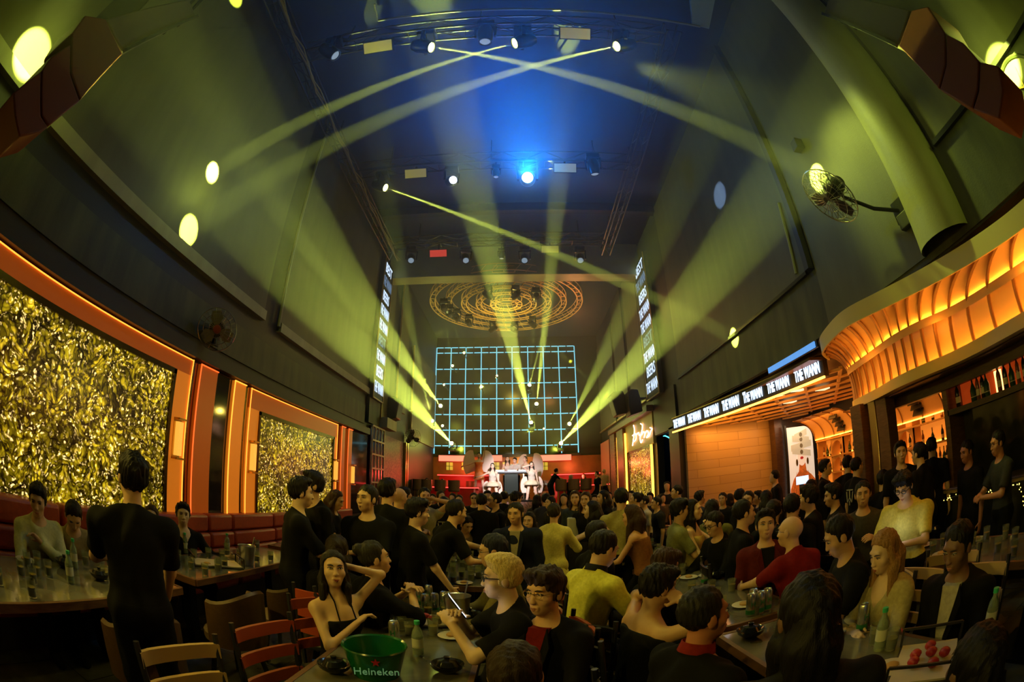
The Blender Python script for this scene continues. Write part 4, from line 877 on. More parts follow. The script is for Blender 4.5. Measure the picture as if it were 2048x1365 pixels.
# back bar wall with coral light bars and little green windows
for i, (a, b) in enumerate(((878, 945), (985, 1004), (1075, 1142))):
    p, q = ony(a, 917, YB-.2), ony(b, 915, YB-.2)
    tag(part('light_bar', MB().box((p.x, YB-.28, p.z-.13), (q.x, YB-.14, p.z+.13)), M['pinkled']), '%s coral light bar on the wall behind the stage' % ('left', 'short middle', 'right')[i], 'light bar', 'coral light bars behind the stage')
gwin = mat('green_lit_window', (.3,.28,.05), .4, e=(.55,.50,.05), es=.55)
for i, px in enumerate((899, 930, 992, 1012, 1089)):
    p = ony(px, 933, YB-.16); t = thing('wall_niche', '%s of the small green lit niches behind the stage, counted from the left' % ('first', 'second', 'third', 'fourth', 'fifth')[i], 'niche', p, 0, 'green lit niches behind the stage')
    part('pane', MB().box((p.x-.15, YB-.15, p.z-.18), (p.x+.15, YB-.13, p.z+.18)), gwin, t)
    part('frame', MB().bar((p.x, YB-.17, p.z-.2), (p.x, YB-.17, p.z+.2), .02).bar((p.x-.16, YB-.17, p.z), (p.x+.16, YB-.17, p.z), .02), M['black'], t)
redc = mat('red_lacquer_counter', (.62,.06,.04), .35)
def counter(label, x0, x1, y, z0, h, glow=True):
    t = thing('stage_counter', label, 'counter', ((x0+x1)/2, y, z0), 0, 'red counters around the stage')
    part('top', MB().box((x0, y-.22, z0+h-.05), (x1, y+.22, z0+h)), redc, t); part('front_panel', MB().box((x0+.05, y+.0, z0), (x1-.05, y+.05, z0+h-.05)), redc, t)
    if glow: part('led_strip', MB().box((x0, y-.235, z0+h-.055), (x1, y-.22, z0+h-.03)), M['redled'], t)
counter('nearer red counter at the left of the stage', -3.9, -1.55, 17.2, SZ, .78); counter('rear red counter at the left of the stage', -3.5, -1.2, 19.2, SZ, 1.3)
counter('red counter at the right of the stage', 1.35, 3.4, 17.4, SZ, .80); counter('rear red counter at the right of the stage', 1.3, 3.4, 19.4, SZ, 1.3)
# round-backed stools at the counters
def stage_chair():
    t = thing('counter_stool', 'x', 'bar stool', (0,0,0)); sh = MB(); rows = []
    for z in (.62, .70, .90, 1.02):
        rows.append([Vector((.22*math.cos(a), .20*math.sin(a)*-1, z)) for a in [PI*.02+PI*.96*k/12 for k in range(13)]])
    sh.grid(rows); rows2 = [[p*1.0+Vector((p.x*-.12, p.y*-.12, 0)) for p in r] for r in rows]; sh.grid(rows2[::-1]); part('backrest', sh, M['tan'], t, world=False)
    part('seat', MB().lathe([(.19,.58),(.21,.61),(.21,.66),(.18,.68)], (0,0,0), 18), M['tan'], t, world=False)
    for a in range(4):
        c, s_ = math.cos(PI/4+a*PI/2), math.sin(PI/4+a*PI/2); part('leg', MB().bar((c*.14, s_*.14, .58), (c*.20, s_*.20, 0), .025), M['gold'], t, world=False)
    return t
sc0 = stage_chair(); sct = treeof(sc0)
for i, (px, py, y, lab) in enumerate(((836, 972, 16.7, 'first counter stool from the left before the stage'), (853, 972, 16.7, 'second counter stool from the left before the stage'), (880, 973, 16.7, 'third counter stool from the left before the stage'), (908, 974, 16.7, 'fourth counter stool from the left before the stage'),
                       (868, 950, 18.6, 'left stool at the rear counter on the stage'), (893, 950, 18.6, 'second stool at the rear counter on the stage'), (943, 950, 18.6, 'stool at the rear counter beside the winged dancer'),
                       (1122, 968, 16.8, 'left round-backed stool at the right stage counter'), (1148, 967, 16.8, 'middle round-backed stool at the right stage counter'), (1172, 967, 16.8, 'right round-backed stool at the right stage counter'), (1090, 950, 18.6, 'stool at the rear counter right of the dancers'))):
    p = ony(px, py, y); q = (p.x, y, SZ)
    if i == 0: sc0.location = q; tag(sc0, lab, 'bar stool', 'stools around the stage')
    else: dup(sc0, q, 0, lab, 'stools around the stage', sct)
for x, y, z, pw, c in ((-2.6, 17.6, 2.1, 50, (1,.06,.04)), (-2.4, 20.2, 2.6, 70, (1,.12,.05)), (2.2, 17.6, 2.1, 34, (1,.07,.05)), (2.3, 20.2, 2.6, 50, (1,.14,.05)), (.0, 20.3, 2.9, 50, (1,.5,.1))):
    lamp('POINT', 'stage_glow', (x, y, z), pw, c, radius=.1)
tag(part('side_panel_glow', MB().box((XR-.10, 18.6, .95), (XR-.02, 20.6, 3.6)), mat('rosy_wall', (.35,.14,.12), .5)), 'rosy lit wall panel at the right of the stage', 'panel')
# ---------------------------------------------------------------- people: bodies are one smooth surface grown around a posed skeleton
f32 = np.float32
class Field:
    """signed distance prims, blended; evaluated on boxes"""
    def __init__(s): s.p = []
    def cap(s, a, b, ra, rb, k=.03, sub=False, cut=None): s.p.append(('c', np.array(a, f32), np.array(b, f32), ra, rb, k, sub, cut)); return s
    def ell(s, c, r, R=None, k=.03, sub=False): s.p.append(('e', np.array(c, f32), np.array(r, f32), np.array(R, f32) if R is not None else np.eye(3, dtype=f32), None, k, sub, None)); return s
    def bounds(s, pad=.03):
        lo = np.full(3, 9.); hi = np.full(3, -9.)
        for q in s.p:
            if q[6]: continue
            if q[0] == 'c':
                r = max(q[3], q[4]); lo = np.minimum(lo, np.minimum(q[1], q[2])-r); hi = np.maximum(hi, np.maximum(q[1], q[2])+r)
            else: r = max(q[2]); lo = np.minimum(lo, q[1]-r); hi = np.maximum(hi, q[1]+r)
        return lo-pad, hi+pad
    def grid(s, lo, hi, h, infl=0.0):
        n = np.maximum(np.ceil((hi-lo)/h).astype(int)+1, 4)
        ax = [(lo[i]+h*np.arange(n[i])).astype(f32) for i in range(3)]
        F = np.full(n, .5, f32)
        for typ, a, b, c, d, k, sub, cut in s.p:
            if typ == 'c': r = max(c, d); l = np.minimum(a, b)-r; u = np.maximum(a, b)+r
            else: r = max(b); l = a-r; u = a+r
            pad = k+infl+2*h+.01
            i0 = [max(0, int((l[i]-pad-lo[i])/h)) for i in range(3)]; i1 = [min(n[i], int((u[i]+pad-lo[i])/h)+2) for i in range(3)]
            if any(i1[i] <= i0[i] for i in range(3)): continue
            X = ax[0][i0[0]:i1[0], None, None]; Y = ax[1][None, i0[1]:i1[1], None]; Z = ax[2][None, None, i0[2]:i1[2]]
            if typ == 'c':
                ba = b-a; L2 = float(ba@ba)+1e-9
                t = ((X-a[0])*ba[0]+(Y-a[1])*ba[1]+(Z-a[2])*ba[2])/L2
                tc = np.clip(t, 0, 1)
                D = np.sqrt((X-a[0]-tc*ba[0])**2+(Y-a[1]-tc*ba[1])**2+(Z-a[2]-tc*ba[2])**2)-(c+(d-c)*tc)
                if cut is not None: D = np.maximum(D, (t-cut)*math.sqrt(L2)-infl)
            else:
                R = c; dx, dy, dz = X-a[0], Y-a[1], Z-a[2]
                u_ = (dx*R[0,0]+dy*R[0,1]+dz*R[0,2])/b[0]; v_ = (dx*R[1,0]+dy*R[1,1]+dz*R[1,2])/b[1]; w_ = (dx*R[2,0]+dy*R[2,1]+dz*R[2,2])/b[2]
                q0 = np.sqrt(u_*u_+v_*v_+w_*w_); q1 = np.sqrt((u_/b[0])**2+(v_/b[1])**2+(w_/b[2])**2)+1e-6
                D = q0*(q0-1)/q1
            sl = F[i0[0]:i1[0], i0[1]:i1[1], i0[2]:i1[2]]
            if sub:
                D = -D; hh = np.clip(.5+.5*(D-sl)/k, 0, 1); F[i0[0]:i1[0], i0[1]:i1[1], i0[2]:i1[2]] = sl+(D-sl)*hh+k*hh*(1-hh)
            else:
                hh = np.clip(.5+.5*(sl-D)/k, 0, 1); F[i0[0]:i1[0], i0[1]:i1[1], i0[2]:i1[2]] = sl+(D-sl)*hh-k*hh*(1-hh)
        return F-f32(infl), ax
def nets(F, ax, h):
    """surface nets -> vertices, quads"""
    n = F.shape; S_ = F < 0
    c = S_[:-1,:-1,:-1].astype(np.int8)
    corners = [(i,j,k) for i in (0,1) for j in (0,1) for k in (0,1)]
    tot = sum(S_[i:n[0]-1+i, j:n[1]-1+j, k:n[2]-1+k].astype(np.int8) for i,j,k in corners)
    act = (tot > 0) & (tot < 8); idx = np.argwhere(act)
    if len(idx) == 0: return np.zeros((0,3)), np.zeros((0,4), int)
    ids = -np.ones(act.shape, np.int32); ids[tuple(idx.T)] = np.arange(len(idx))
    vals = {c_: F[idx[:,0]+c_[0], idx[:,1]+c_[1], idx[:,2]+c_[2]] for c_ in corners}
    acc = np.zeros((len(idx),3)); cnt = np.zeros(len(idx))
    for a in corners:
        for q in range(3):
            if a[q]: continue
            b = tuple(1 if i == q else a[i] for i in range(3)); va, vb = vals[a], vals[b]; m = (va < 0) != (vb < 0)
            t = np.where(m, va/(va-vb+1e-12), 0); p = np.tile(np.array(a, float), (len(idx),1)); p[:,q] += t
            acc += p*m[:,None]; cnt += m
    V = (idx+acc/np.maximum(cnt,1)[:,None])*h+np.array([ax[0][0], ax[1][0], ax[2][0]])
    Q = []
    for q in range(3):
        o = [i for i in range(3) if i != q]
        sl0 = [slice(None)]*3; sl1 = [slice(None)]*3; sl0[q] = slice(0,-1); sl1[q] = slice(1,None)
        A = S_[tuple(sl0)]; B = S_[tuple(sl1)]; e = np.argwhere(A != B)
        e = e[(e[:,o[0]] > 0) & (e[:,o[1]] > 0) & (e[:,o[0]] < n[o[0]]-1) & (e[:,o[1]] < n[o[1]]-1)]
        if not len(e): continue
        def g(d0, d1):
            z = e.copy(); z[:,o[0]] += d0; z[:,o[1]] += d1; return ids[z[:,0], z[:,1], z[:,2]]
        quad = np.stack([g(-1,-1), g(0,-1), g(0,0), g(-1,0)], 1)
        flip = A[e[:,0], e[:,1], e[:,2]] ^ (q == 1)
        quad[~flip] = quad[~flip][:, ::-1]; Q.append(quad[(quad >= 0).all(1)])
    return V, np.concatenate(Q) if Q else np.zeros((0,4), int)
def tomesh(name, patches, m):
    vs, fs, o = [], [], 0
    for V, Q in patches:
        vs.append(V); fs.append(Q+o); o += len(V)
    V = np.concatenate(vs).astype(f32); Q = np.concatenate(fs).astype(np.int32)
    me = bpy.data.meshes.new(name); me.vertices.add(len(V)); me.vertices.foreach_set('co', V.ravel())
    me.loops.add(Q.size); me.loops.foreach_set('vertex_index', Q.ravel()); me.polygons.add(len(Q))
    me.polygons.foreach_set('loop_start', np.arange(0, Q.size, 4, dtype=np.int32)); me.polygons.foreach_set('loop_total', np.full(len(Q), 4, np.int32))
    me.polygons.foreach_set('use_smooth', np.ones(len(Q), bool)); me.materials.append(m); me.update(calc_edges=True); return me
_wr = np.random.RandomState(5)
def _waves(n, w0, w1, sx=(1,1,1)):
    out = []
    for _ in range(n):
        d = _wr.normal(size=3); d /= np.linalg.norm(d); k = 2*PI/_wr.uniform(w0, w1); out.append((d*k*np.array(sx), _wr.uniform(0, 6.28)))
    return out
HW = _waves(11, .016, .045, (1, 1, .45)); CW = _waves(9, .07, .20, (1, 1, .7))
def rough(X, Y, Z, waves, amp):
    r = 0
    for k, p in waves: r = r+np.sin(X*k[0]+Y*k[1]+Z*k[2]+p)
    return (r*(amp/math.sqrt(len(waves)))).astype(f32)
def ik(a, b, l1, l2, hint):
    a, b, hint = Vector(a), Vector(b), Vector(hint); d = b-a; L = min(d.length, (l1+l2)*.995)
    d = d.normalized() if d.length > 1e-6 else Vector((0,0,-1)); x = (l1*l1-l2*l2+L*L)/(2*L); hh = math.sqrt(max(l1*l1-x*x, 0))
    n = hint-d*hint.dot(d); n = n.normalized() if n.length > 1e-5 else d.orthogonal().normalized()
    return a+d*x+n*hh, a+d*L
def rotm(rx=0, ry=0, rz=0): return Matrix.Rotation(rz, 3, 'Z') @ Matrix.Rotation(rx, 3, 'X') @ Matrix.Rotation(ry, 3, 'Y')
SKIN = {}
def skin(c):
    if c not in SKIN: SKIN[c] = mat('skin_%d' % len(SKIN), c, .46, ns=18, na=.06)
    return SKIN[c]
CL = {}
def cloth(c, r=.85):
    c = tuple(c)
    if c not in CL: CL[c] = mat('cloth_%d' % len(CL), c, r, ns=45, na=.14, bump=(260,.15), spec=.12)
    return CL[c]
def hairm(c):
    if ('h', c) not in CL:
        t = NT('hair_%d' % len(CL), c=c, r=.55, spec=.22)
        v = t.n('ShaderNodeVectorMath', operation='MULTIPLY', I={0: t.tc, 1: (260, 260, 40)}).outputs[0]
        nz = t.n('ShaderNodeTexNoise', I={'Vector': v, 'Scale': 1.0, 'Detail': 2.0}).outputs['Fac']
        t.set('Normal', t.n('ShaderNodeBump', I={'Height': nz, 'Strength': .45, 'Distance': .006}).outputs[0])
        t.set('Base Color', t.ramp(nz, [(.3, tuple(x*.6 for x in c)), (.7, tuple(min(1, x*1.5) for x in c))])); CL[('h', c)] = t.M
    return CL[('h', c)]
eyew = mat('eye_white', (.70,.66,.58), .2); eyed = mat('eye_dark', (.012,.008,.006), .1); lipm = mat('lip_skin', (.34,.09,.05), .4); lipb = mat('lip_brown', (.36,.15,.09), .45); browm = mat('eyebrow_hair', (.02,.014,.01), .7)
S1_ = (.60,.37,.20); S2_ = (.50,.29,.15); S3_ = (.68,.46,.29)
HB = (.006,.0045,.0035); HBR = (.035,.016,.007); HBL = (.60,.46,.18)
PRE = {   # hand targets (person frame: x right, y forward, z up from the hips), elbow hints
 'down': ((.24,.06,-.12),(.3,-.6,-.2)), 'table': ((.14,.36,.12),(.6,-.2,-.6)), 'phone': ((.06,.32,.22),(.7,0,-.7)), 'fold': ((-.06,.24,.22),(.8,.1,-.5)),
 'reach': ((.10,.55,.20),(.5,-.2,-.6)), 'reachside': ((.50,.22,.28),(.3,-.3,-.7)), 'chin': ((.04,.20,.48),(.5,.3,-.8)), 'behindhead': ((.10,-.05,.70),(.9,.3,.3)), 'chest': ((-.02,.17,.36),(.9,.15,-.7)),
 'up': ((.22,.20,.95),(.9,.2,.2)), 'hold': ((.12,.30,.30),(.6,-.1,-.7)), 'clasp': ((.03,.30,.42),(.7,.2,-.7)), 'out': ((.62,.10,.25),(.2,-.5,-.6)), 'hips': ((.20,.06,.02),(1,-.3,0)), 'brow': ((.08,.16,.66),(.9,.3,.2)), 'low': ((.20,.30,-.05),(.6,-.5,-.3))}
people = []; TBX = []; FOOT = []
def settle(dr, hd, d, rh, lean, pose, base):
    """step a person a little nearer or farther along the line of sight so that nobody stands inside a table or a neighbour"""
    if d < 2.8: return d
    az = math.atan2(dr.x, dr.y); H = az+math.radians(rh); off = .54*math.sin(math.radians(lean))+.06; best = None
    for f in (1, .97, 1.03, .94, 1.06, .91, 1.09, .88, 1.12, 1.16, .85, 1.2, 1.25, .81, 1.3):
        x, y = dr.x/hd*d*f-math.sin(H)*off, dr.y/hd*d*f-math.cos(H)*off; c = abs(f-1)*1.2
        if base < .3:
            for x0, x1, y0, y1 in TBX:
                g = .14; dx = min(x-x0+g, x1+g-x); dy = min(y-y0+g, y1+g-y)
                if dx > 0 and dy > 0: c += 2.0*min(dx, dy)+.12
        for a, b in FOOT: c += max(0, .46-math.hypot(x-a, y-b))*1.6
        if best is None or c < best[0]-1e-6: best = (c, f, x, y)
    FOOT.append(best[2:]); return d*best[1]
def person(label, px, py, d, rh=180, pose='stand', lean=4, hy=0, hp=0, roll=0, R='down', L_='down', top=(.006,.006,.006), sleeve=.72, bot=(.006,.006,.007), hair='short', hc=HB, sk=S1_,
           female=False, glasses=None, phone=False, hem=.0, lod=None, group=None, z=None, base=0.0, neck=0.0, legs=(0, 0), short=False, extra=None, wide=1.0, turn=0, dress=None, skirt=None, collar=None, logo=False, bald=False):
    dr = ray(px, py); hd = math.hypot(dr.x, dr.y); d = settle(dr, hd, d, rh, lean, pose, base)
    head = Vector((0,0,CAM_H))+dr*(d/hd)
    az = math.degrees(math.atan2(dr.x, dr.y)); H = math.radians(az+rh)          # heading, compass from +Y
    lod = lod or ('n' if d < 3.3 else 'm' if d < 8 else 'f')
    # skeleton, unit scale
    sp = .54; hh_ = .25; up = Vector((math.sin(math.radians(roll))*.6, math.sin(math.radians(lean)), math.cos(math.radians(lean)))).normalized()
    tall = sp*up.z+hh_
    if pose == 'stand':
        s = (head.z-base)/(.93+tall); s = max(.84, min(1.10, s)); hipz = (head.z-base)/s-tall
    else:
        s = 1.0 if not female else .95; hipz = (head.z-base)/s-tall
    if pose == 'stand': hipz = min(hipz, .95)
    Hp = Vector((0, 0, 0)); yaw_t = math.radians(-turn)
    RT = Matrix.Rotation(yaw_t, 3, 'Z')                                         # chest twist
    fw = RT @ Vector((0,1,0)); rt = RT @ Vector((1,0,0)); rt = (rt-up*rt.dot(up)).normalized(); fwd = up.cross(rt)
    nb = Hp+up*sp; shw = (.150 if female else .178)*wide
    nk = (up*.8+Vector((0,.18,.35))).normalized()
    RH = Matrix.Rotation(math.radians(-hy)+yaw_t, 3, 'Z') @ Matrix.Rotation(math.radians(-hp), 3, 'X')
    hu, hf, hr = RH @ Vector((0,0,1)), RH @ Vector((0,1,0)), RH @ Vector((1,0,0))
    hb = nb+nk*.075; hc_ = hb+hu*.085+hf*.012                                   # cranium centre
    htop = hc_+hu*.098
    B = Field(); T = Field(); G = Field()
    tr = np.array([list(rt), list(fwd), list(up)])
    bust = .012 if female else 0
    def torso(Fd, k=.05):
        w = wide
        Fd.ell(Hp+up*.02, (.158*w+.01*female, .115*w, .12), tr, k).ell(Hp+up*.18, (.138*w-.014*female, .100*w, .17), tr, k).ell(Hp+up*.35+fwd*.01, (.155*w-.018*female, .112*w+bust, .17), tr, k)
        [Fd.cap(nb-up*.055, nb-up*.098+rt*(shw-.01)*q, .055, .054, k) for q in (-1, 1)]
        if female:
            for q in (-1, 1): Fd.ell(Hp+up*.33+fwd*.085+rt*.065*q, (.055,.05,.055), tr, .03)
    torso(B)
    B.cap(nb-up*.06, hb+hu*.03, .056*(.9 if female else 1)+neck, .050*(.9 if female else 1)+neck, .03)
    nbk = 20
    hands = []
    for q, tg in ((1, R), (-1, L_)):
        tp, hint = (PRE[tg] if isinstance(tg, str) else tg)
        tp = Vector((tp[0]*q, tp[1], tp[2])) if isinstance(tg, str) else Vector(tp); hint = Vector((hint[0]*q, hint[1], hint[2])) if isinstance(tg, str) else Vector(hint)
        tp = RT @ tp; hint = RT @ hint
        if tg in ('down',): pass
        else: tp = tp+Vector((0, up.y*.35, 0))
        sh = nb-up*.100+rt*shw*q
        el, wr = ik(sh, tp, .275, .245, hint)
        B.cap(sh, el, .047 if not female else .038, .037 if not female else .030, .03).cap(el, wr, .037 if not female else .030, .025 if not female else .021, .02)
        if sleeve > 0:
            if sleeve <= 1: T.cap(sh, el, .052 if not female else .042, .050 if not female else .040, .03, cut=sleeve)
            else: T.cap(sh, el, .050, .040, .03).cap(el, wr, .040, .030, .02, cut=sleeve-1)
        fd = (wr-el).normalized(); hands.append((q, el, wr, fd))
    for q, el, wr, fd in hands:                                                 # palm, four fingers, thumb
        inn = (Vector((-q,0,0))+Vector((0,.25,-.25))); pn = (inn-fd*inn.dot(fd)); pn = pn.normalized() if pn.length > .1 else fd.orthogonal().normalized()
        sd = fd.cross(pn)*q; pm = wr+fd*.05
        hr_ = np.array([list(sd), list(pn), list(fd)]); B.ell(pm, (.038,.018,.05), hr_, .015)
        cr = .55 if R not in ('down',) else .35
        rs = .0088 if lod == 'n' else .011
        if lod != 'f':
            for j, (o, ln) in enumerate(((.028,.066),(.010,.074),(-.009,.070),(-.027,.056))):
                a = pm+fd*.038+sd*o; b = a+(fd*math.cos(cr)+pn*math.sin(cr)+sd*o*.8).normalized()*ln*.55; c = b+(fd*math.cos(cr*2.3)+pn*math.sin(cr*2.3)).normalized()*ln*.5
                B.cap(a, b, rs, rs*.95, .006).cap(b, c, rs*.95, rs*.8, .004)
            a = wr+fd*.022+sd*.03; b = a+(fd*.6+sd*.65+pn*.4).normalized()*.042; c = b+(fd*.85+pn*.45).normalized()*.030
            B.cap(a, b, rs*1.25, rs*1.1, .008).cap(b, c, rs*1.1, rs*.85, .004)
        else: B.cap(pm, pm+fd*.07+pn*.03, .022, .014, .02)
    # legs
    feet = []
    for q in (1, -1):
        hj = Hp+Vector((.088*q, 0, -.02)); lg = legs[0 if q == 1 else 1]
        ank = Vector((.10*q, .02+lg, -hipz+.075)) if pose == 'stand' else Vector((.12*q, .40+lg, -hipz+.075))
        if pose == 'wide': ank = Vector((.22*q, .02+lg*q, -hipz+.075))
        kn, an = ik(hj, ank, .43, .42, Vector((.15*q, 1, .2)))
        B.cap(hj, kn, .078*wide if not female else .074, .052, .04).cap(kn, an, .052, .034, .03).cap(kn-(an-kn)*.0+Vector((0,-.012,-.09)), kn+(an-kn)*.5+Vector((0,-.012,0)), .045, .035, .03)
        B.cap(an+Vector((0,-.03,-.035)), an+Vector((.01*q,.14,-.045)), .032, .026, .02)
        feet.append((hj, kn, an, q))
    # head
    hR = np.array([list(hr), list(hf), list(hu)])
    fs_ = .94 if female else 1.0
    def P(x, y, z): return hc_+hr*x+hf*y+hu*z
    hk = .02
    B.ell(P(0,-.012,.012), (.076*fs_,.094,.086), hR, hk).ell(P(0,.030,-.045), (.060*fs_,.062,.078*fs_), hR, .03).ell(P(0,.058,-.098), (.026*fs_,.026,.022), hR, .03)
    if lod != 'f':
        B.cap(P(0,.084,.0), P(0,.099,-.036), .008, .011, .012).ell(P(0,.099,-.042), (.018,.012,.009), hR, .008)
        B.cap(P(-.035,.072,.022), P(.035,.072,.022), .012, .012, .015)
        for q in (-1, 1):
            B.ell(P(.032*q,.088,.000), (.019,.014,.012), hR, .012, True).ell(P(.044*q,.052,-.035), (.022,.022,.022), hR, .02)
            B.ell(P(.078*fs_*q,-.004,-.020), (.011,.020,.031), hR, .008)
        B.cap(P(-.016,.086,-.071), P(.016,.086,-.071), .0085, .0085, .010).cap(P(-.013,.083,-.083), P(.013,.083,-.083), .009, .009, .010)
        B.cap(P(-.018,.096,-.0765), P(.018,.096,-.0765), .0022, .0022, .004, True)
    hv = {'n': .0042, 'm': .0062, 'f': .011}[lod]; bv = {'n': .012, 'm': .017, 'f': .024}[lod]
    pats = []
    lo, hi = np.array(hc_)-.15, np.array(hc_)+.15; lo[2] = min(np.array(hc_)[2]-.16, hb.z-.02)
    F, ax = B.grid(lo, hi, hv); pats.append(nets(F, ax, hv))
    lo, hi = B.bounds()
    # the coarse grid is left out inside the head box: cut its field there
    F, ax = B.grid(lo, hi, bv)
    z_ = ax[2][None,None,:]*hu.z+ax[1][None,:,None]*hu.y+ax[0][:,None,None]*hu.x-float(hc_.dot(hu)); near = (ax[0][:,None,None]-hc_.x)**2+(ax[1][None,:,None]-hc_.y)**2+(ax[2][None,None,:]-hc_.z)**2 < .125**2
    F = F.copy(); F[np.broadcast_to(near, F.shape) & (z_ > -.10)] = .02
    if lod == 'n':
        for q, el, wr, fd in hands:
            c = wr+fd*.075; msk = (ax[0][:,None,None]-c.x)**2+(ax[1][None,:,None]-c.y)**2+(ax[2][None,None,:]-c.z)**2 < .078**2; F[msk] = .02
            lo2, hi2 = np.array(c)-.125, np.array(c)+.125; F2, ax2 = B.grid(lo2, hi2, .0045); pats.append(nets(F2, ax2, .0045))
    pats.append(nets(F, ax, bv))
    me = tomesh('person', pats, skin(sk))
    o = bpy.data.objects.new('person', me); COL.objects.link(o)
    # place so that the crown of the head is where it should be
    Rz = Matrix.Rotation(-H, 3, 'Z'); loc = head-(Rz @ (htop+hu*.012))*s
    if pose == 'stand': loc.z = base+hipz*s
    o.location = loc; o.rotation_euler = (0, 0, -H); o.scale = (s,)*3
    tag(o, label, 'person', group)
    def kid(name, V, m):
        if isinstance(V, MB): mm = _mesh(name, V, m, 50)
        else: mm = V
        c = bpy.data.objects.new(name, mm); COL.objects.link(c); c.parent = o; return c
    cv_ = {'n': .010, 'm': .015, 'f': .022}[lod]
    def wr_(F, ax, amp):
        X, Y, Z = ax[0][:,None,None], ax[1][None,:,None], ax[2][None,None,:]
        return F+rough(X, Y, Z, CW, amp*1.3)
    # top
    if top is not None:
        torso(T)
        if not dress: T.cap(nb-up*.06, nb+nk*.03, .058*(.9 if female else 1)+neck, .054*(.9 if female else 1)+neck, .03)
        F, ax = (lambda b: T.grid(b[0], b[1], cv_, .012))(T.bounds(.04)); F = wr_(F, ax, .005)
        X, Y, Z = ax[0][:,None,None], ax[1][None,:,None], ax[2][None,None,:]
        U = X*up.x+Y*up.y+Z*up.z; Fd_ = X*fwd.x+Y*fwd.y+Z*fwd.z; Rr = X*rt.x+Y*rt.y+Z*rt.z
        ring_ = sp+.026-.55*np.maximum(Fd_+.05, 0)-(.9*np.maximum(.03-np.abs(Rr), 0)+.8*np.maximum(Fd_-.05, 0) if extra == 'vneck' else 0)
        F = np.maximum(F, (U-ring_)*.8) if not dress else np.maximum(F, U-(sp-dress))
        F = np.maximum(F, -(U+.10+hem))
        kid('shirt' if not dress else 'dress', tomesh('shirt', [nets(F, ax, cv_)], cloth(top)), None)
        if collar is not None:
            c = MB(); cc = nb+nk*.012
            if isinstance(collar, tuple):
                a1 = nk.orthogonal().normalized(); a2 = nk.cross(a1)
                rows = [[cc+(a1*math.cos(t_)+a2*math.sin(t_))*r_+nk*z__ for t_ in [2*PI*i/24 for i in range(25)]] for r_, z__ in ((.080,-.020),(.070,.022),(.066,.024),(.064,.010))]
                c.grid(rows); kid('collar', c, cloth(collar))
        if extra == 'halter':
            for q in (-1, 1): kid('strap', MB().tube([Hp+up*.36+fwd*.135+rt*.06*q, nb-up*.05+fwd*.085+rt*.055*q, nb+nk*.02+rt*.060*q+fwd*.02, nb+nk*.03-fwd*.062], .005, 6), cloth(top))
        if extra == 'blazer':          # open jacket front: shirt wedge between two lapels
            f0 = Hp+fwd*.135
            FW = fwd*.032; w = MB().prism([p_+FW for p_ in (nb-up*.03+fwd*.075+rt*.055, nb-up*.03+fwd*.075-rt*.055, Hp+up*.30+fwd*(.142+bust)-rt*.035, Hp+up*.02+fwd*.134-rt*.012, Hp+up*.02+fwd*.134+rt*.012, Hp+up*.30+fwd*(.142+bust)+rt*.035)], -fwd*.05)
            kid('inner_shirt', w, cloth(dict(w=(.42,.38,.28), r=(.16,.01,.01), k=(.01,.01,.01), b=(.30,.26,.18))[hem_c if (hem_c := (phone if isinstance(phone, str) else 'k')) in 'wrkb' else 'k']))
            for q in (-1, 1):
                kid('lapel', MB().prism([p_+FW for p_ in (nb-up*.02+fwd*.07+rt*.06*q, nb-up*.10+fwd*.115+rt*.10*q, Hp+up*.24+fwd*(.150+bust)+rt*.05*q, Hp+up*.04+fwd*.142+rt*.014*q, Hp+up*.28+fwd*(.150+bust)+rt*.03*q)], fwd*.010), cloth(top))
    if logo:
        g = MB(); W3 = lambda a, b: Hp+up*(.30+b)-fwd*(.128+.0*abs(a))+rt*a
        for a, b in (((-.07,.10),(.07,.10)), ((0,.10),(0,-.02)), ((-.07,.08),(-.05,-.06)), ((-.05,-.06),(0,.0)), ((0,.0),(.05,-.06)), ((.05,-.06),(.07,.08)), ((0,-.04),(0,-.10))): g.bar(W3(*a), W3(*b), .014, .010, fwd)
        kid('logo', g, bpy.data.materials.get('logo_print') or mat('logo_print', (.40,.38,.26), .6))
    # trousers / skirt
    if bot is not None:
        G.ell(Hp+up*.02, (.160*wide,.118*wide,.12), tr, .04)
        for hj, kn, an, q in feet:
            if short: G.cap(hj, kn, .088, .075, .04, cut=.92)
            else: G.cap(hj, kn, .084, .062, .04).cap(kn, an, .062, .050, .03, cut=.93)
        F, ax = (lambda b: G.grid(b[0], b[1], cv_*1.15, .010))(G.bounds(.04)); F = wr_(F, ax, .005)
        Z = ax[2][None,None,:]; F = np.maximum(F, Z-.09); kid('shorts' if short else 'trousers', tomesh('trousers', [nets(F, ax, cv_*1.15)], cloth(bot)), None)
        sm = MB()
        for hj, kn, an, q in feet:
            kid('shoe', MB().lathe([(.02,-.02),(.045,.0),(.052,.05),(.050,.14),(.044,.20),(.012,.235)], an+Vector((0,-.05,-.036)), 12, Vector((.01*q,1,-.05))), cloth((.45,.43,.38) if short else (.015,.014,.013)))
    if skirt is not None:
        K = MB(); rows = []
        for r_, z__ in ((.135,.06),(.175,-.04),(.20,-.16),(.215,-.30)) if skirt[1] == 'mini' else ((.12,.08),(.24,.03),(.31,-.05),(.30,-.10),(.20,-.09),(.13,.0)):
            rows.append([Hp+Vector((math.cos(a)*r_*(1+.05*math.sin(a*9)), math.sin(a)*r_*.85*(1+.05*math.sin(a*9)), z__)) for a in [2*PI*i/48 for i in range(49)]])
        K.grid(rows); kid('skirt', K, cloth(skirt[0]))
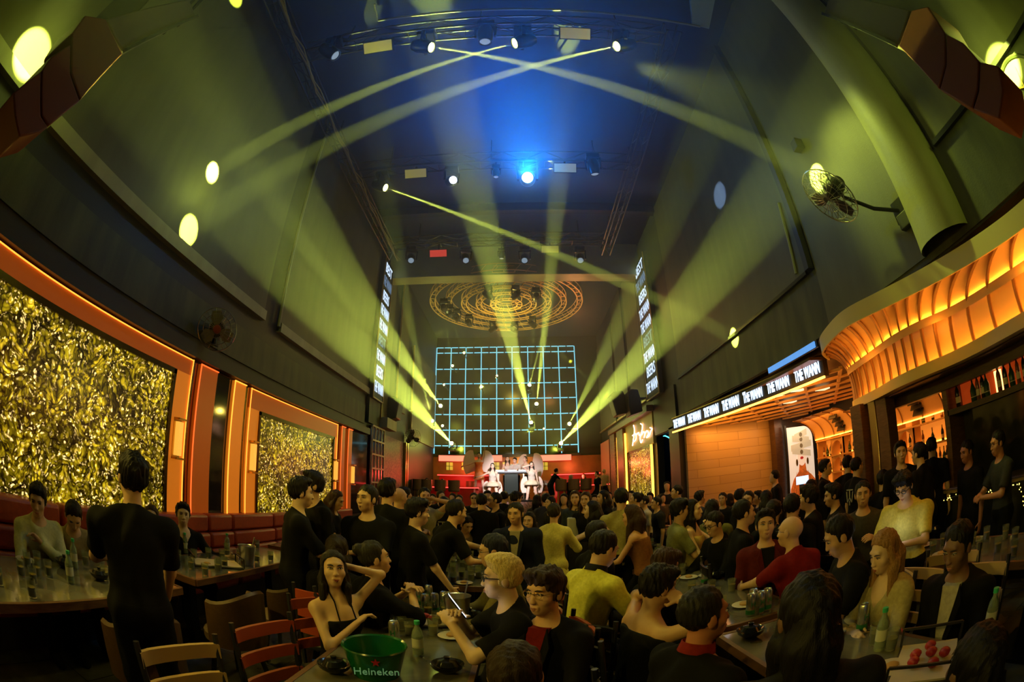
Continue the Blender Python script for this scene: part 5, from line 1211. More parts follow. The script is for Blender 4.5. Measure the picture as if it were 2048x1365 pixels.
    # hair
    if hair and not bald:
        hc_sm = hc == HBL; hf_ = Field(); long_ = hair in ('long', 'waves', 'pony')
        up_ = {'short': .012, 'fade': .012, 'quiff': .022, 'bob': .018, 'long': .016, 'waves': .022, 'pony': .012, 'bun': .012, 'curtain': .022, 'top': .022}[hair]
        hf_.ell(P(0,-.016,.020), (.081*fs_+up_*.4,.098+up_*.3,.086+up_), hR, .02)
        if hair in ('quiff', 'top'): hf_.ell(P(0,.035,.085), (.062,.052,.036), hR, .03)
        if hair == 'curtain': hf_.ell(P(-.03,.045,.075), (.055,.050,.042), hR, .03).ell(P(.035,.045,.075), (.050,.050,.040), hR, .03)
        if hair == 'bun': hf_.ell(P(0,-.105,.06), (.04,.04,.04), hR, .02)
        if hair == 'pony': hf_.cap(P(0,-.10,.03), P(0,-.13,-.16), .03, .016, .02)
        F, ax = (lambda b: hf_.grid(b[0], b[1], hv*1.25))(hf_.bounds(.03))
        X, Y, Z = ax[0][:,None,None]-hc_.x, ax[1][None,:,None]-hc_.y, ax[2][None,None,:]-hc_.z
        lx = X*hr.x+Y*hr.y+Z*hr.z; ly = X*hf.x+Y*hf.y+Z*hf.z; lz = X*hu.x+Y*hu.y+Z*hu.z
        F = F+rough(lx, ly, lz, HW, .0022 if hc_sm else .0052 if hair in ('curtain','quiff','top') else .0034)
        F = F+(.30*np.maximum(ly-.035, 0)*np.clip((.105 if hair in ('quiff','curtain','top') else .14)-lz, 0, .03)/.03).astype(f32)   # thins out towards the forehead
        side = -.062 if hair in ('fade','short','quiff','top','bun','pony','curtain') else -.10
        face = np.minimum(ly-.030, (.072 if female else .036 if hair == 'curtain' else .060)-7*lx*lx-lz)        # in front and below the hairline
        low = (side+.35*np.maximum(ly,0)*0-np.minimum(0,ly+.02)*-.45)-lz
        F = np.maximum(F, face*.9); F = np.maximum(F, np.maximum(low, -.5)*.9)
        pt = [nets(F, ax, hv*1.25)]
        if hair in ('long', 'waves', 'bob'):
            Ln = {'long': .34, 'waves': .36, 'bob': .13}[hair]; g2 = Field(); wv = .012 if hair == 'waves' else 0
            dn = Vector((0,0,-1)); bk = -hf
            for q in (-1, 1):
                g2.cap(P(.062*q,.008,.03), P(.078*q,-.005,-.10), .022, .026, .03)
                g2.cap(P(.072*q,-.02,-.08), P(.085*q,-.02,-.08)+dn*Ln*.9+hf*(.05 if q > 0 else .02), .030, .018, .03)
                if hair != 'bob': g2.cap(P(.08*q,.03,-.12), P(.095*q,.05,-.12)+dn*Ln*.6, .022, .010, .03)
            g2.cap(P(0,-.06,.0), P(0,-.085,-.08), .07, .065, .03).cap(P(-.03,-.08,-.08), P(-.04,-.10,-.08)+dn*Ln, .055, .03, .04).cap(P(.03,-.08,-.08), P(.04,-.10,-.08)+dn*Ln, .055, .03, .04)
            h3 = hv*1.7; F, ax = (lambda b: g2.grid(b[0], b[1], h3))(g2.bounds(.03))
            X, Y, Z = ax[0][:,None,None], ax[1][None,:,None], ax[2][None,None,:]
            F = F+rough(X, Y, Z*.15+.02*np.sin(Z*22), HW, .0042); pt.append(nets(F, ax, h3))
        kid('hair', tomesh('hair', pt, hairm(hc)), None)
    # eyes, brows, lips
    if lod != 'f':
        for q in (-1, 1):
            if lod == 'n':
                kid('eye', MB().ball(P(.032*q,.0765,-.001), .0120, 12, 8, (1.2,1,.42)), eyew); kid('iris', MB().ball(P(.032*q,.0848,-.001), .0048, 10, 6), eyed)
                kid('eyelid', MB().tube([P((.032-.016)*q,.081,-.003), P((.032-.006)*q,.0885,.0048), P((.032+.008)*q,.0865,.0055), P((.032+.018)*q,.078,.0)], .0021, 5), eyed if female else browm)
            else: kid('eye', MB().ball(P(.032*q,.0785,-.001), .010, 8, 6, (1.3,.8,.42)), eyed)
            kid('eyebrow', MB().tube([P(.014*q,.092,.017), P(.030*q,.092,.022), P(.050*q,.078,.019)], [.0030,.0034,.0014], 5), browm)
        kid('lips', MB().tube([P(-.026,.086,-.077), P(-.010,.0965,-.0735), P(0,.0975,-.075), P(.010,.0965,-.0735), P(.026,.086,-.077)], [.001,.0042,.0036,.0042,.001], 6).tube([P(-.023,.086,-.079), P(0,.097,-.084), P(.023,.086,-.079)], [.001,.0056,.001], 6), lipm if female else lipb)
    if glasses:
        g = MB(); rr_ = .020
        for q in (-1, 1):
            g.tube([P(.032*q+.022*math.cos(a), .101-.004*abs(math.cos(a)), -.002+.016*math.sin(a)) for a in [2*PI*i/14 for i in range(14)]], .0016 if glasses != 'thick' else .0032, 5, True)
            g.tube([P(.054*q,.097,.002), P(.078*q,.06,.002), P(.081*q,-.005,-.008)], .0016 if glasses != 'thick' else .003, 5)
        g.tube([P(-.011,.101,.003), P(.011,.101,.003)], .0018, 5)
        kid('glasses', g, M['gold'] if glasses == 'gold' else M['black'])
        if glasses == 'dark':
            kid('lenses', MB().ball(P(.032,.101,-.002), .019, 10, 6, (1,.15,.75)).ball(P(-.032,.101,-.002), .019, 10, 6, (1,.15,.75)), M['black'])
    people.append((label, o, pose, loc, H, s)); 
    W4 = Matrix.Translation(loc) @ Matrix.Rotation(-H, 4, 'Z') @ Matrix.Diagonal((s, s, s, 1))
    res = dict(o=o, hands={q: (W4 @ (wr+fd*.08), (W4.to_3x3() @ fd).normalized()) for q, el, wr, fd in hands}, W=W4, H=H, loc=loc, s=s, fwd=Vector((math.sin(H), math.cos(H), 0)))
    return res
scr_m = emat('phone_screen', (.75,.85,1.0), 3.2)
def phone_at(p, n, label, up=(0,0,1)):
    """a phone whose lit screen looks along n"""
    n = Vector(n).normalized(); u = Vector(up); u = (u-n*u.dot(n)).normalized(); r = u.cross(n)
    t = thing('phone', label, 'phone', p); part('body', MB().obox(p, r*.037, u*.076, n*.004), M['black'], t, bev=.002); part('screen', MB().obox(Vector(p)+n*.0045, r*.034, u*.072, n*.0008), scr_m, t)
    return t
# ---------------------------------------------------------------- banquette, tables, chairs
rr = random.Random(11)
bn = [(-1.4, -.2), (-.2, 1.0), (1.0, 2.2), (2.2, 3.4), (3.4, 4.6), (4.6, 5.15), (5.15, 6.3), (6.3, 7.5), (7.5, 8.7), (8.7, 9.9)]
ords = ['first', 'second', 'third', 'fourth', 'fifth', 'sixth, narrow', 'seventh', 'eighth', 'ninth', 'tenth']
for i, (y0, y1) in enumerate(bn):
    t = thing('banquette_section', '%s section from the camera of the orange red leather banquette' % ords[i], 'sofa', (XL+.3, (y0+y1)/2, 0), 0, 'banquette along the left wall')
    for k, (z0, z1, d) in enumerate(((.46, .66, .26), (.67, .87, .23), (.88, 1.10, .19))):
        b = part('backrest_roll', MB().box((XL+.0, y0+.012, z0), (XL+d, y1-.012, z1)), M['sofa'], t, bev=.035)
    part('seat', MB().box((XL+.0, y0+.012, .28), (XL+.68, y1-.012, .48)), M['sofa'], t, bev=.05); part('base', MB().box((XL, y0, 0), (XL+.60, y1, .27)), M['black'], t)
def table(label, x0, x1, y0, y1, z=.76, edge='woodmid'):
    t = thing('table', label, 'table', ((x0+x1)/2, (y0+y1)/2, 0), 0, 'tables of the hall')
    part('table_top', MB().box((x0, y0, z-.04), (x1, y1, z)), M['top'], t); e = MB()
    for a, b in (((x0,y0),(x1,y0)), ((x1,y0),(x1,y1)), ((x1,y1),(x0,y1)), ((x0,y1),(x0,y0))): e.bar((a[0],a[1],z-.025), (b[0],b[1],z-.025), .03, .055)
    part('edge_band', e, M[edge], t)
    for y in ((y0+.3, y1-.3)):
        part('leg', MB().box(((x0+x1)/2-.05, y-.05, .03), ((x0+x1)/2+.05, y+.05, z-.04)), M['blackm'], t); part('foot', MB().box(((x0+x1)/2-.25, y-.20, 0), ((x0+x1)/2+.25, y+.20, .03)), M['blackm'], t)
TB = {}
for key, lab, x0, x1, y0, y1 in (('L1', 'stone topped table before the banquette nearest the camera', -3.30, -2.45, .2, 2.55), ('L2', 'stone topped table before the banquette with the white tray', -3.30, -2.55, 2.85, 5.0), ('L3', 'farther table before the banquette behind the two chatting waiters', -3.30, -2.55, 5.3, 7.4),
                                 ('C1', 'long centre table with the green beer bucket', -1.02, -.24, 1.45, 3.45), ('C2', 'centre table crowded with glasses in front of the waiters', -.98, -.32, 4.25, 6.1), ('C3', 'centre table where the waiter in black serves', -1.15, -.40, 6.5, 8.6), ('C4', 'farthest centre table before the stage', -.9, .1, 9.6, 12.5),
                                 ('D1', 'table with bright reflections right of the aisle', 1.20, 2.00, 4.75, 6.7), ('D2', 'second table right of the aisle by the woman in the yellow suit', 1.10, 1.9, 7.0, 9.2), ('R1', 'near right table with the water bottle and fruit tray', 1.12, 1.80, .75, 2.36), ('R2', 'right table with the row of silver cans', 1.20, 1.80, 2.48, 4.3),
                                 ('R3', 'reddish lit table at the right edge', 2.95, 3.6, .9, 2.7), ('R4', 'table by the man in the yellow polo shirt', 2.35, 2.95, 4.4, 6.4), ('R5', 'far right table before the tiled wall', 2.5, 3.2, 7.2, 9.0)):
    TB[key] = (x0, x1, y0, y1); TBX.append(TB[key]); table(lab, x0, x1, y0, y1)
def slat_chair(m, seatm):
    t = thing('slat_chair', 'x', 'chair', (0,0,0))
    for sx in (-1, 1):
        part('leg', MB().tube([(.20*sx,-.20,0), (.20*sx,-.21,.45), (.21*sx,-.27,.98)], [.016,.018,.015], 6), M['black'], t, world=False)
        part('leg', MB().tube([(.20*sx,.20,0), (.20*sx,.19,.44)], .016, 6), M['black'], t, world=False)
    for z in (.62, .76, .90):
        y = -.22-(z-.5)*.13; part('slat', MB().grid([[Vector((.21*math.sin(a), y-.045*math.cos(a)+.02+o, z+h)) for a in [-PI/2+PI*k/8 for k in range(9)]] for o, h in ((-.010,-.035),(-.010,.035),(.012,.035),(.012,-.035),(-.010,-.035))]), m, t, world=False)
    part('seat', MB().box((-.22,-.22,.43), (.22,.22,.49)), seatm, t, world=False, bev=.02); return t
def barrel_chair():
    t = thing('barrel_chair', 'x', 'chair', (0,0,0)); rows = []
    for z, o in ((.40,0), (.84,0), (.86,.02), (.84,.045), (.45,.045)):
        rows.append([Vector(((.27-o)*math.cos(a), -(.27-o)*math.sin(a), z-(.10*abs(math.cos(a))**2 if z > .5 else 0))) for a in [PI*-.04+PI*1.08*k/16 for k in range(17)]])
    part('backrest', MB().grid(rows), M['seatbrown'], t, world=False); part('seat', MB().lathe([(.20,.38),(.25,.41),(.25,.47),(.20,.49)], (0,0,0), 20), M['tan'], t, world=False)
    for a in range(4):
        c, s_ = math.cos(PI/4+a*PI/2), math.sin(PI/4+a*PI/2); part('leg', MB().bar((c*.16, s_*.16, .40), (c*.24, s_*.24, 0), .03), M['black'], t, world=False)
    return t
CH = {'red': slat_chair(M['redwood'], M['black']), 'pale': slat_chair(M['palewood'], M['black']), 'dark': slat_chair(M['blackm'], M['black']), 'barrel': barrel_chair()}
CT = {k: treeof(v) for k, v in CH.items()}; CU = set()
def chair(kind, x, y, face, label, group='dining chairs of the hall'):
    """face = compass heading the sitter looks to"""
    rz = -math.radians(face)
    if kind not in CU:
        CU.add(kind); o = CH[kind]; o.location = (x, y, 0); o.rotation_euler = (0,0,rz); tag(o, label, 'chair', group); return o
    return dup(CH[kind], (x, y, 0), rz, label, group, CT[kind])
chair('red', -1.02, 1.86, 106, 'red slatted chair with a black frame at the lower left of the centre table')
chair('pale', -1.10, 1.25, 108, 'pale slatted chair cut off by the lower edge of the picture')
chair('barrel', -2.08, 1.72, -75, 'tan barrel chair right behind the standing man in the black T-shirt')
chair('barrel', -2.10, 2.75, -85, 'brown barrel chair at the table with the white tray, nearer one')
chair('barrel', -2.02, 3.45, -95, 'brown barrel chair at the table with the white tray, farther one')
chair('barrel', -2.55, 1.0, -80, 'tan barrel chair behind the logo corner at the nearest banquette table') if False else None
chair('pale', 2.36, 1.62, 250, 'pale slatted chair beside the woman in the beige blazer')
chair('dark', 2.55, 3.3, 250, 'black padded chair in front of the high right tables')
# ---------------------------------------------------------------- what stands on the tables
glass_m = mat('drinking_glass', (.85,.9,.7), .05, trans=.85); beer = mat('beer_in_glass', (.55,.36,.04), .15)
silver = mat('silver_can', (.55,.56,.50), .25, .85); cang = mat('can_green_print', (.02,.16,.04), .4); greenb = mat('green_bucket', (.005,.10,.025), .22); blackb = mat('black_bowl', (.015,.015,.014), .12)
plast = mat('clear_bottle', (.6,.75,.5), .08, trans=.7); capg = mat('green_cap', (.04,.45,.18), .4); paper = mat('paper_label', (.55,.55,.42), .6); redp = mat('red_plastic', (.45,.02,.02), .35); traym = mat('white_tray', (.55,.48,.35), .5)
def item(kind):
    if kind == 'glass':
        t = thing('drinking_glass', 'x', 'glass', (0,0,0)); part('tumbler', MB().lathe([(.030,0),(.036,.11),(.0345,.11),(.029,.008),(.001,.008)], (0,0,0), 12), glass_m, t, world=False); part('drink', MB().lathe([(.027,.009),(.031,.065),(.001,.066)], (0,0,0), 10), beer, t, world=False)
    elif kind == 'can':
        t = thing('beer_can', 'x', 'can', (0,0,0)); part('body', MB().lathe([(.026,0),(.032,.008),(.033,.145),(.027,.158),(.024,.156),(.001,.152)], (0,0,0), 18), silver, t, world=False); part('label_band', MB().lathe([(.0335,.015),(.0335,.045)], (0,0,0), 18), cang, t, world=False)
        o = text('lettering', 'H', frame4((0,-.0345,.085), (1,0,0), (0,0,1)), .05, cang, None, .001); o.parent = t
    elif kind == 'bottle':
        t = thing('water_bottle', 'x', 'bottle', (0,0,0)); part('body', MB().lathe([(.030,0),(.032,.01),(.032,.13),(.026,.16),(.013,.185),(.013,.20)], (0,0,0), 16), plast, t, world=False); part('cap', MB().lathe([(.0155,.20),(.0155,.222)], (0,0,0), 12), capg, t, world=False); part('bottle_label', MB().lathe([(.0325,.055),(.0325,.115)], (0,0,0), 16), paper, t, world=False)
    elif kind == 'bowl':
        t = thing('black_bowl', 'x', 'bowl', (0,0,0)); part('body', MB().lathe([(.04,0),(.085,.035),(.095,.06),(.088,.058),(.04,.014),(.001,.012)], (0,0,0), 20), blackb, t, world=False); part('lid_knob', MB().lathe([(.07,.055),(.05,.082),(.015,.09),(.018,.105),(.001,.108)], (0,0,0), 16), blackb, t, world=False)
    elif kind == 'bucket':
        t = thing('ice_bucket', 'x', 'ice bucket', (0,0,0)); part('body', MB().lathe([(.07,0),(.095,.20),(.10,.205),(.092,.20),(.068,.01)], (0,0,0), 20), M['alu'], t, world=False); part('tongs', MB().bar((.03,.02,.1),(.07,.05,.30),.010), M['brightsteel'], t, world=False)
    elif kind == 'dish':
        t = thing('small_dish', 'x', 'dish', (0,0,0)); part('plate', MB().lathe([(.05,0),(.09,.015),(.085,.018),(.001,.008)], (0,0,0), 18), traym, t, world=False); part('snack', MB().ball((0,0,.02), .035, 8, 5, (1.2,1,.5)), mat('snack_food', (.45,.25,.06), .7) if 'snack_food' not in bpy.data.materials else bpy.data.materials['snack_food'], t, world=False)
    return t
IT = {k: item(k) for k in ('glass', 'can', 'bottle', 'bowl', 'bucket', 'dish')}; ITT = {k: treeof(v) for k, v in IT.items()}; IU = set()
def put(kind, p, label, group, rz=0, s=1):
    if kind not in IU:
        IU.add(kind); o = IT[kind]; o.location = p; o.rotation_euler = (0,0,rz); o.scale = (s,)*3; o['label'] = label; o['group'] = group; return o
    return dup(IT[kind], p, rz, label, group, ITT[kind], s)
TZt = .762
def onT(px, py, z=TZt): return onz(px, py, z)
for i, (px, py, lab) in enumerate(((790, 1290, 'large silver can standing alone on the centre table'), (851, 1228, 'silver can left in the group beside the tray'), (870, 1226, 'silver can in the middle of the group beside the tray'), (889, 1222, 'silver can right in the group beside the tray'), (858, 1207, 'rear silver can of the group beside the tray'), (838, 1212, 'silver can at the back left of the centre table tray'),
                       (1500, 1232, 'nearest left of the silver cans in a row on the right table'), (1519, 1227, 'middle silver can of the row on the right table'), (1533, 1221, 'rightmost silver can of the row on the right table'), (1505, 1222, 'rear silver can of the row on the right table'), (1409, 1168, 'lone silver can farther back on the right table'), (1722, 1262, 'silver can beside the water bottle on the near right table'))):
    put('can', onT(px, py), lab, 'silver beer cans', .0)
for px, py, lab in ((837, 1312, 'water bottle with a pale label on the centre table'), (1758, 1300, 'water bottle with a green cap on the near right table'), (371, 1107, 'water bottle with a green cap before the seated man in black'), (455, 1105, 'water bottle behind the white tray'), (1975, 1268, 'water bottle with a green cap at the lower right'), (848, 1190, 'water bottle at the back of the centre table')):
    put('bottle', onT(px, py), lab, 'plastic water bottles')
for px, py, lab in ((670, 1345, 'shiny black bowl left of the green bucket'), (895, 1345, 'black lidded bowl right of the green bucket'), (940, 1240, 'black lidded bowl beside the tray on the centre table'), (880, 1170, 'black lidded bowl on the crowded table'), (845, 1145, 'black lidded bowl at the left of the crowded table'), (1500, 1275, 'black lidded bowl at the right between the two men'),
                    (1430, 1158, 'black lidded bowl on the right table with cans'), (1310, 1098, 'black lidded bowl on the bright table'), (1290, 1082, 'rear black lidded bowl on the bright table'), (130, 1135, 'black lidded bowl on the nearest banquette table'), (200, 1160, 'black bowl before the standing man'), (1790, 1060, 'black lidded bowl on the red lit table'), (1868, 1068, 'second black lidded bowl on the red lit table')):
    p = onT(px, py); put('bowl', p, lab, 'black lidded bowls', 0, .9)
for px, py, lab in ((495, 1130, 'steel ice bucket with tongs on the table with the white tray'), (1712, 1072, 'steel ice bucket before the man in the middle right'), (915, 1245, 'steel ice bucket at the back of the centre table')): put('bucket', onT(px, py), lab, 'steel ice buckets')
for key, n, kinds, lab in (('L1', 24, 'ggggggbd', 'nearest banquette table'), ('L2', 22, 'gggggd', 'table with the white tray'), ('L3', 12, 'ggd', 'farther banquette table'), ('C1', 12, 'gggd', 'long centre table'), ('C2', 34, 'gggggd', 'crowded centre table'), ('C3', 20, 'gggd', 'table the waiter serves'), ('C4', 22, 'gggd', 'farthest centre table'),
                           ('D1', 24, 'ggggd', 'bright table right of the aisle'), ('D2', 20, 'gggd', 'second table right of the aisle'), ('R1', 8, 'gd', 'near right table'), ('R2', 14, 'gggd', 'right table with cans'), ('R3', 18, 'gggd', 'reddish table at the right edge'), ('R4', 16, 'gggd', 'table by the yellow polo'), ('R5', 12, 'ggd', 'far right table')):
    x0, x1, y0, y1 = TB[key]; pts = []
    for k in range(n):
        for _ in range(30):
            x, y = rr.uniform(x0+.07, x1-.07), rr.uniform(y0+.07, y1-.07)
            if key == 'C1' and (y < 2.6): continue
            if all((x-a)**2+(y-b)**2 > .0105 for a, b in pts): break
        else: continue
        pts.append((x, y)); kd = {'g': 'glass', 'd': 'dish', 'b': 'bottle'}[kinds[k % len(kinds)]]
        put(kd, (x, y, TZt), {'glass': 'small tumbler with beer on the %s', 'dish': 'small snack dish on the %s', 'bottle': 'water bottle on the %s'}[kd] % lab, {'glass': 'tumblers on the %s', 'dish': 'snack dishes on the %s', 'bottle': 'water bottles on the %s'}[kd] % lab, rr.random()*6)
# green beer bucket
c = onz(748, 1290, .93); c.z = TZt; t = thing('beer_bucket', 'big dark green beer bucket at the lower edge of the picture', 'bucket', c)
part('body', MB().lathe([(.115,0),(.155,.16),(.162,.165),(.158,.172),(.148,.165),(.110,.01),(.001,.01)], c, 32), greenb, t)
wv = (Vector((0,0,0))-Vector((c.x, c.y, 0))).normalized(); ex = Vector((-wv.y, wv.x, 0)); ex = ex if ex.x > 0 else -ex
M4 = frame4(c+wv*.150+Vector((0,0,.075)), ex, (0,0,1)); text('lettering', 'Heineken', M4, .055, mat('bucket_print', (.35,.75,.45), .5, e=(.2,.6,.35), es=.15), t, .002)
sp_ = [c+wv*.150+Vector((0,0,.128))+ex*(.022 if k % 2 == 0 else .009)*math.sin(2*PI*k/10)+Vector((0,0,1))*(.022 if k % 2 == 0 else .009)*math.cos(2*PI*k/10) for k in range(10)]; part('star', MB().prism(sp_, wv*.006), redp, t)
# trays
def tray(label, px, py, w, d, rz, things_=True):
    c = onT(px, py); t = thing('serving_tray', label, 'tray', c, rz)
    part('base', MB().box((-w,-d,0), (w,d,.012)), M['black'], t, world=False); part('cloth_paper', MB().box((-w*.93,-d*.93,.012), (w*.93,d*.93,.022)), traym, t, world=False)
    h = MB()
    for sx in (-1, 1): h.bar((w*sx,-d,.01), (w*sx,-d,.10), .012).bar((w*sx,d,.01), (w*sx,d,.10), .012).bar((w*sx,-d,.10), (w*sx,d,.10), .012)
    part('handles', h, M['black'], t, world=False); return c
c = tray('black framed tray with red food and pale napkins on the centre table', 850, 1245, .21, .14, .15)
for i, (dx, dy) in enumerate(((-.05,-.05), (.0,.02), (.06,-.03), (-.10,.03))): solo('red_snack_packet', ('front left', 'middle', 'right', 'rear left')[i]+' red snack on the black framed centre tray', 'snack', MB().ball((c.x+dx, c.y+dy, TZt+.045), .028, 8, 6, (1.2,1,.7)), redp, 'red snacks on the centre tray')
c = tray('black handled tray with a white cloth on the banquette table', 432, 1130, .26, .16, .9)
c = tray('fruit tray with red pieces at the lower right', 1850, 1330, .20, .16, .6)
for i, (dx, dy) in enumerate(((-.08,.02), (-.02,.06), (.03,.0), (.08,.05), (.05,-.07), (-.05,-.08))): solo('red_fruit', ('leftmost', 'rear', 'middle', 'rightmost', 'front right', 'front left')[i]+' red fruit on the fruit tray', 'fruit', MB().ball((c.x+dx, c.y+dy, TZt+.05), .030, 8, 6, (1,1,.8)), mat('red_fruit_skin', (.40,.02,.02), .35) if 'red_fruit_skin' not in bpy.data.materials else bpy.data.materials['red_fruit_skin'], 'red fruit on the fruit tray')
ck = mat('chopstick_red', (.45,.05,.03), .4)
for i, (px, py) in enumerate(((1800, 1262), (1806, 1268))): a = onT(px, py); solo('chopstick', ('upper', 'lower')[i]+' red chopstick on the near right table', 'chopstick', MB().tube([a, a+Vector((.12,.16,.02))], .0045, 6), ck, 'red chopsticks')
# napkins and phone lying about
for i, (px, py) in enumerate(((1440, 1140), (1160, 1040), (905, 1190), (250, 1125))):
    a = onT(px, py); solo('paper_napkin', ('on the right table with cans', 'on the table by the yellow suit', 'behind the cans on the centre table', 'on the nearest banquette table')[i].join(('crumpled pale napkin ', '')), 'napkin', MB().obox(a+Vector((0,0,.01)), (.06,.02,0), (-.02,.05,0), (0,0,.006)), paper, 'pale napkins')
# wall of bamboo cue beside the bar: white tote bag
p = atd(1160, 1030, 6.4); t = thing('tote_bag', 'pale square shopping bag held up in the crowd right of the stage', 'bag', (p.x, p.y, .95))
part('body', MB().box((p.x-.18, p.y-.06, .93), (p.x+.18, p.y+.06, 1.28)), mat('bag_pale', (.42,.42,.30), .6), t, bev=.02); part('handle', MB().tube([(p.x-.09, p.y, 1.27), (p.x-.06, p.y, 1.40), (p.x+.06, p.y, 1.40), (p.x+.09, p.y, 1.27)], .008, 6), M['black'], t)
solo('side_stool', 'dark stool carrying the pale shopping bag in the crowd', 'stool', MB().box((p.x-.2, p.y-.15, 0), (p.x+.2, p.y+.15, .93)), M['black'])
# register on the bar
p = atd(1605, 963, 8.2); t = thing('cash_register', 'small lit register screen on the bar before the portrait', 'register', (p.x, p.y, 1.07))
part('screen', MB().obox(p+Vector((0,0,.02)), (.10,-.06,0), (.0,.0,.07), (-.01,-.01,0)), M['white'], t); part('stand', MB().box((p.x-.02, p.y+.02, 1.07), (p.x+.04, p.y+.08, p.z)), M['black'], t)
# ---------------------------------------------------------------- everybody (head-top pixel, distance, heading relative to the line of sight: 0 = back to the camera, 90 = facing right)
OL = (.22,.20,.05); YW = (.62,.56,.26); WH = (.66,.62,.42); BK = (.0065,.0062,.006); NV = (.010,.013,.035); TN = (.30,.24,.12); RD = (.17,.008,.007)
P_ = person
# left, by the banquette
P_('person in a pale yellow shirt laughing on the banquette at the far left', 74, 970, 3.75, 165, 'sit', 12, hy=25, hp=18, hair='quiff', top=(.55,.54,.30), sleeve=1.9, R='table', L_='chest', bot=BK)
P_('person in a tan T-shirt bowing the head over the nearest banquette table', 148, 1013, 3.55, 175, 'sit', 22, hp=42, hair='short', top=TN, R='table', L_='table')
P_('standing person in a black T-shirt seen from behind at the left', 266, 916, 2.45, -2, 'stand', 3, hy=-18, hair='quiff', top=BK, R='low', L_='phone', wide=1.12, lod='n')
P_('person in a black open-necked shirt sitting alone on the banquette', 366, 1007, 5.0, 160, 'sit', 4, hy=15, hair='quiff', top=BK, sleeve=1.6, R='table', L_='reachside', sk=S3_, extra='vneck')
P_('brown haired person half hidden behind the standing man in black', 303, 1012, 4.5, 190, 'sit', 6, hair='bob', hc=HBR, top=BK, female=True)
# standing group left of centre
P_('waiter in black shorts and white shoes standing in profile by the leaf wall', 605, 961, 3.75, 80, 'stand', 4, hy=4, hp=4, hair='top', top=BK, sleeve=.9, short=True, R='fold', L_='fold', lod='n', sk=S3_)
P_('tall person in a black T-shirt leaning in behind the waiter in shorts', 624, 948, 4.15, 245, 'stand', 7, hy=8, hair='top', top=BK, sleeve=.9, R='down', L_='down')
P_('brown haired person looking down behind the chatting men', 679, 984, 5.4, 110, 'stand', 6, hp=22, hair='bob', hc=HBR, top=BK, female=True, R='phone', L_='phone')
P_('person in black with glasses pushed up on the hair and arm stretched right', 734, 975, 3.95, 195, 'stand', 3, hy=25, hair='short', top=BK, sleeve=.85, R='down', L_='fold', lod='n', sk=S1_)
P_('waiter with a logo on the back of the black shirt left of the stage', 776, 963, 4.15, 22, 'stand', 3, hy=15, hair='top', top=BK, logo=True, R='down', L_='down', wide=1.05)
P_('bald person in a yellowish white T-shirt behind the waiter with the logo', 799, 978, 4.9, 50, 'stand', 3, bald=True, hair=None, top=YW, sleeve=.8)
P_('person in glasses and printed black T-shirt looking down beside the bald man', 815, 977, 5.1, 80, 'stand', 6, hp=18, hair='short', top=BK, glasses='thin', R='phone', L_='phone')
P_('person in a tan shirt facing the camera and lifting a cup', 849, 979, 5.6, 160, 'stand', 2, hy=5, hair='fade', top=(.30,.29,.14), sleeve=1.7, R='down', L_='brow')
P_('young waiter in a black polo standing in profile at the centre left', 838, 1002, 4.05, 70, 'stand', 4, hy=10, hp=6, hair='curtain', top=BK, R='low', L_='down', lod='n', sk=S3_)
P_('far waiter with a logo on the back near the stage', 888, 996, 6.2, 8, 'stand', 3, hair='short', top=BK, logo=True)
P_('waiter in a black polo bending over the table in profile', 917, 1002, 4.7, 66, 'stand', 26, hy=0, hp=10, hair='fade', top=BK, R='table', L_='reach', lod='n')
P_('person in a dark navy suit turned to the camera in the centre', 1030, 1009, 4.45, 192, 'stand', 10, hy=8, hp=6, hair='fade', top=NV, sleeve=1.95, R='reach', L_='down', extra='blazer', phone='b', bot=NV, wide=1.15, lod='n', sk=S2_)
P_('dark haired person seated right behind the navy suit', 1058, 1026, 5.8, 200, 'sit', 5, hair='bob', top=BK, female=True)
P_('person in sunglasses facing the camera before the stage', 948, 988, 7.6, 180, 'stand', 3, hair='short', top=BK, glasses='dark', group=None)
P_('person seen from behind right of the one in sunglasses', 963, 990, 6.8, 5, 'stand', 3, hair='short', top=BK)
P_('person in dark glasses raising a hand with a phone', 989, 988, 6.4, 250, 'stand', 4, hy=10, hair='short', top=BK, sleeve=1.9, R='brow', L_='down', glasses='dark')
P_('person with neat hair turned away under the DJ desk', 1009, 985, 8.4, 30, 'stand', 3, hair='fade', top=BK)
P_('person in a black shirt facing right under the DJ desk', 1035, 986, 7.6, 60, 'stand', 4, hp=15, hair='curtain', top=BK)
P_('seated person in a black and tan patterned shirt before the waiter', 938, 1036, 5.7, 150, 'sit', 12, hp=30, hair='short', top=(.34,.22,.13), R='table', L_='table')
P_('small far person facing the camera left of the sunglasses', 918, 992, 9.2, 185, 'stand', 3, hair='short', top=BK)
P_('far person by the counter stools at the left of the stage', 882, 984, 9.2, 150, 'stand', 3, hair='short', top=BK)
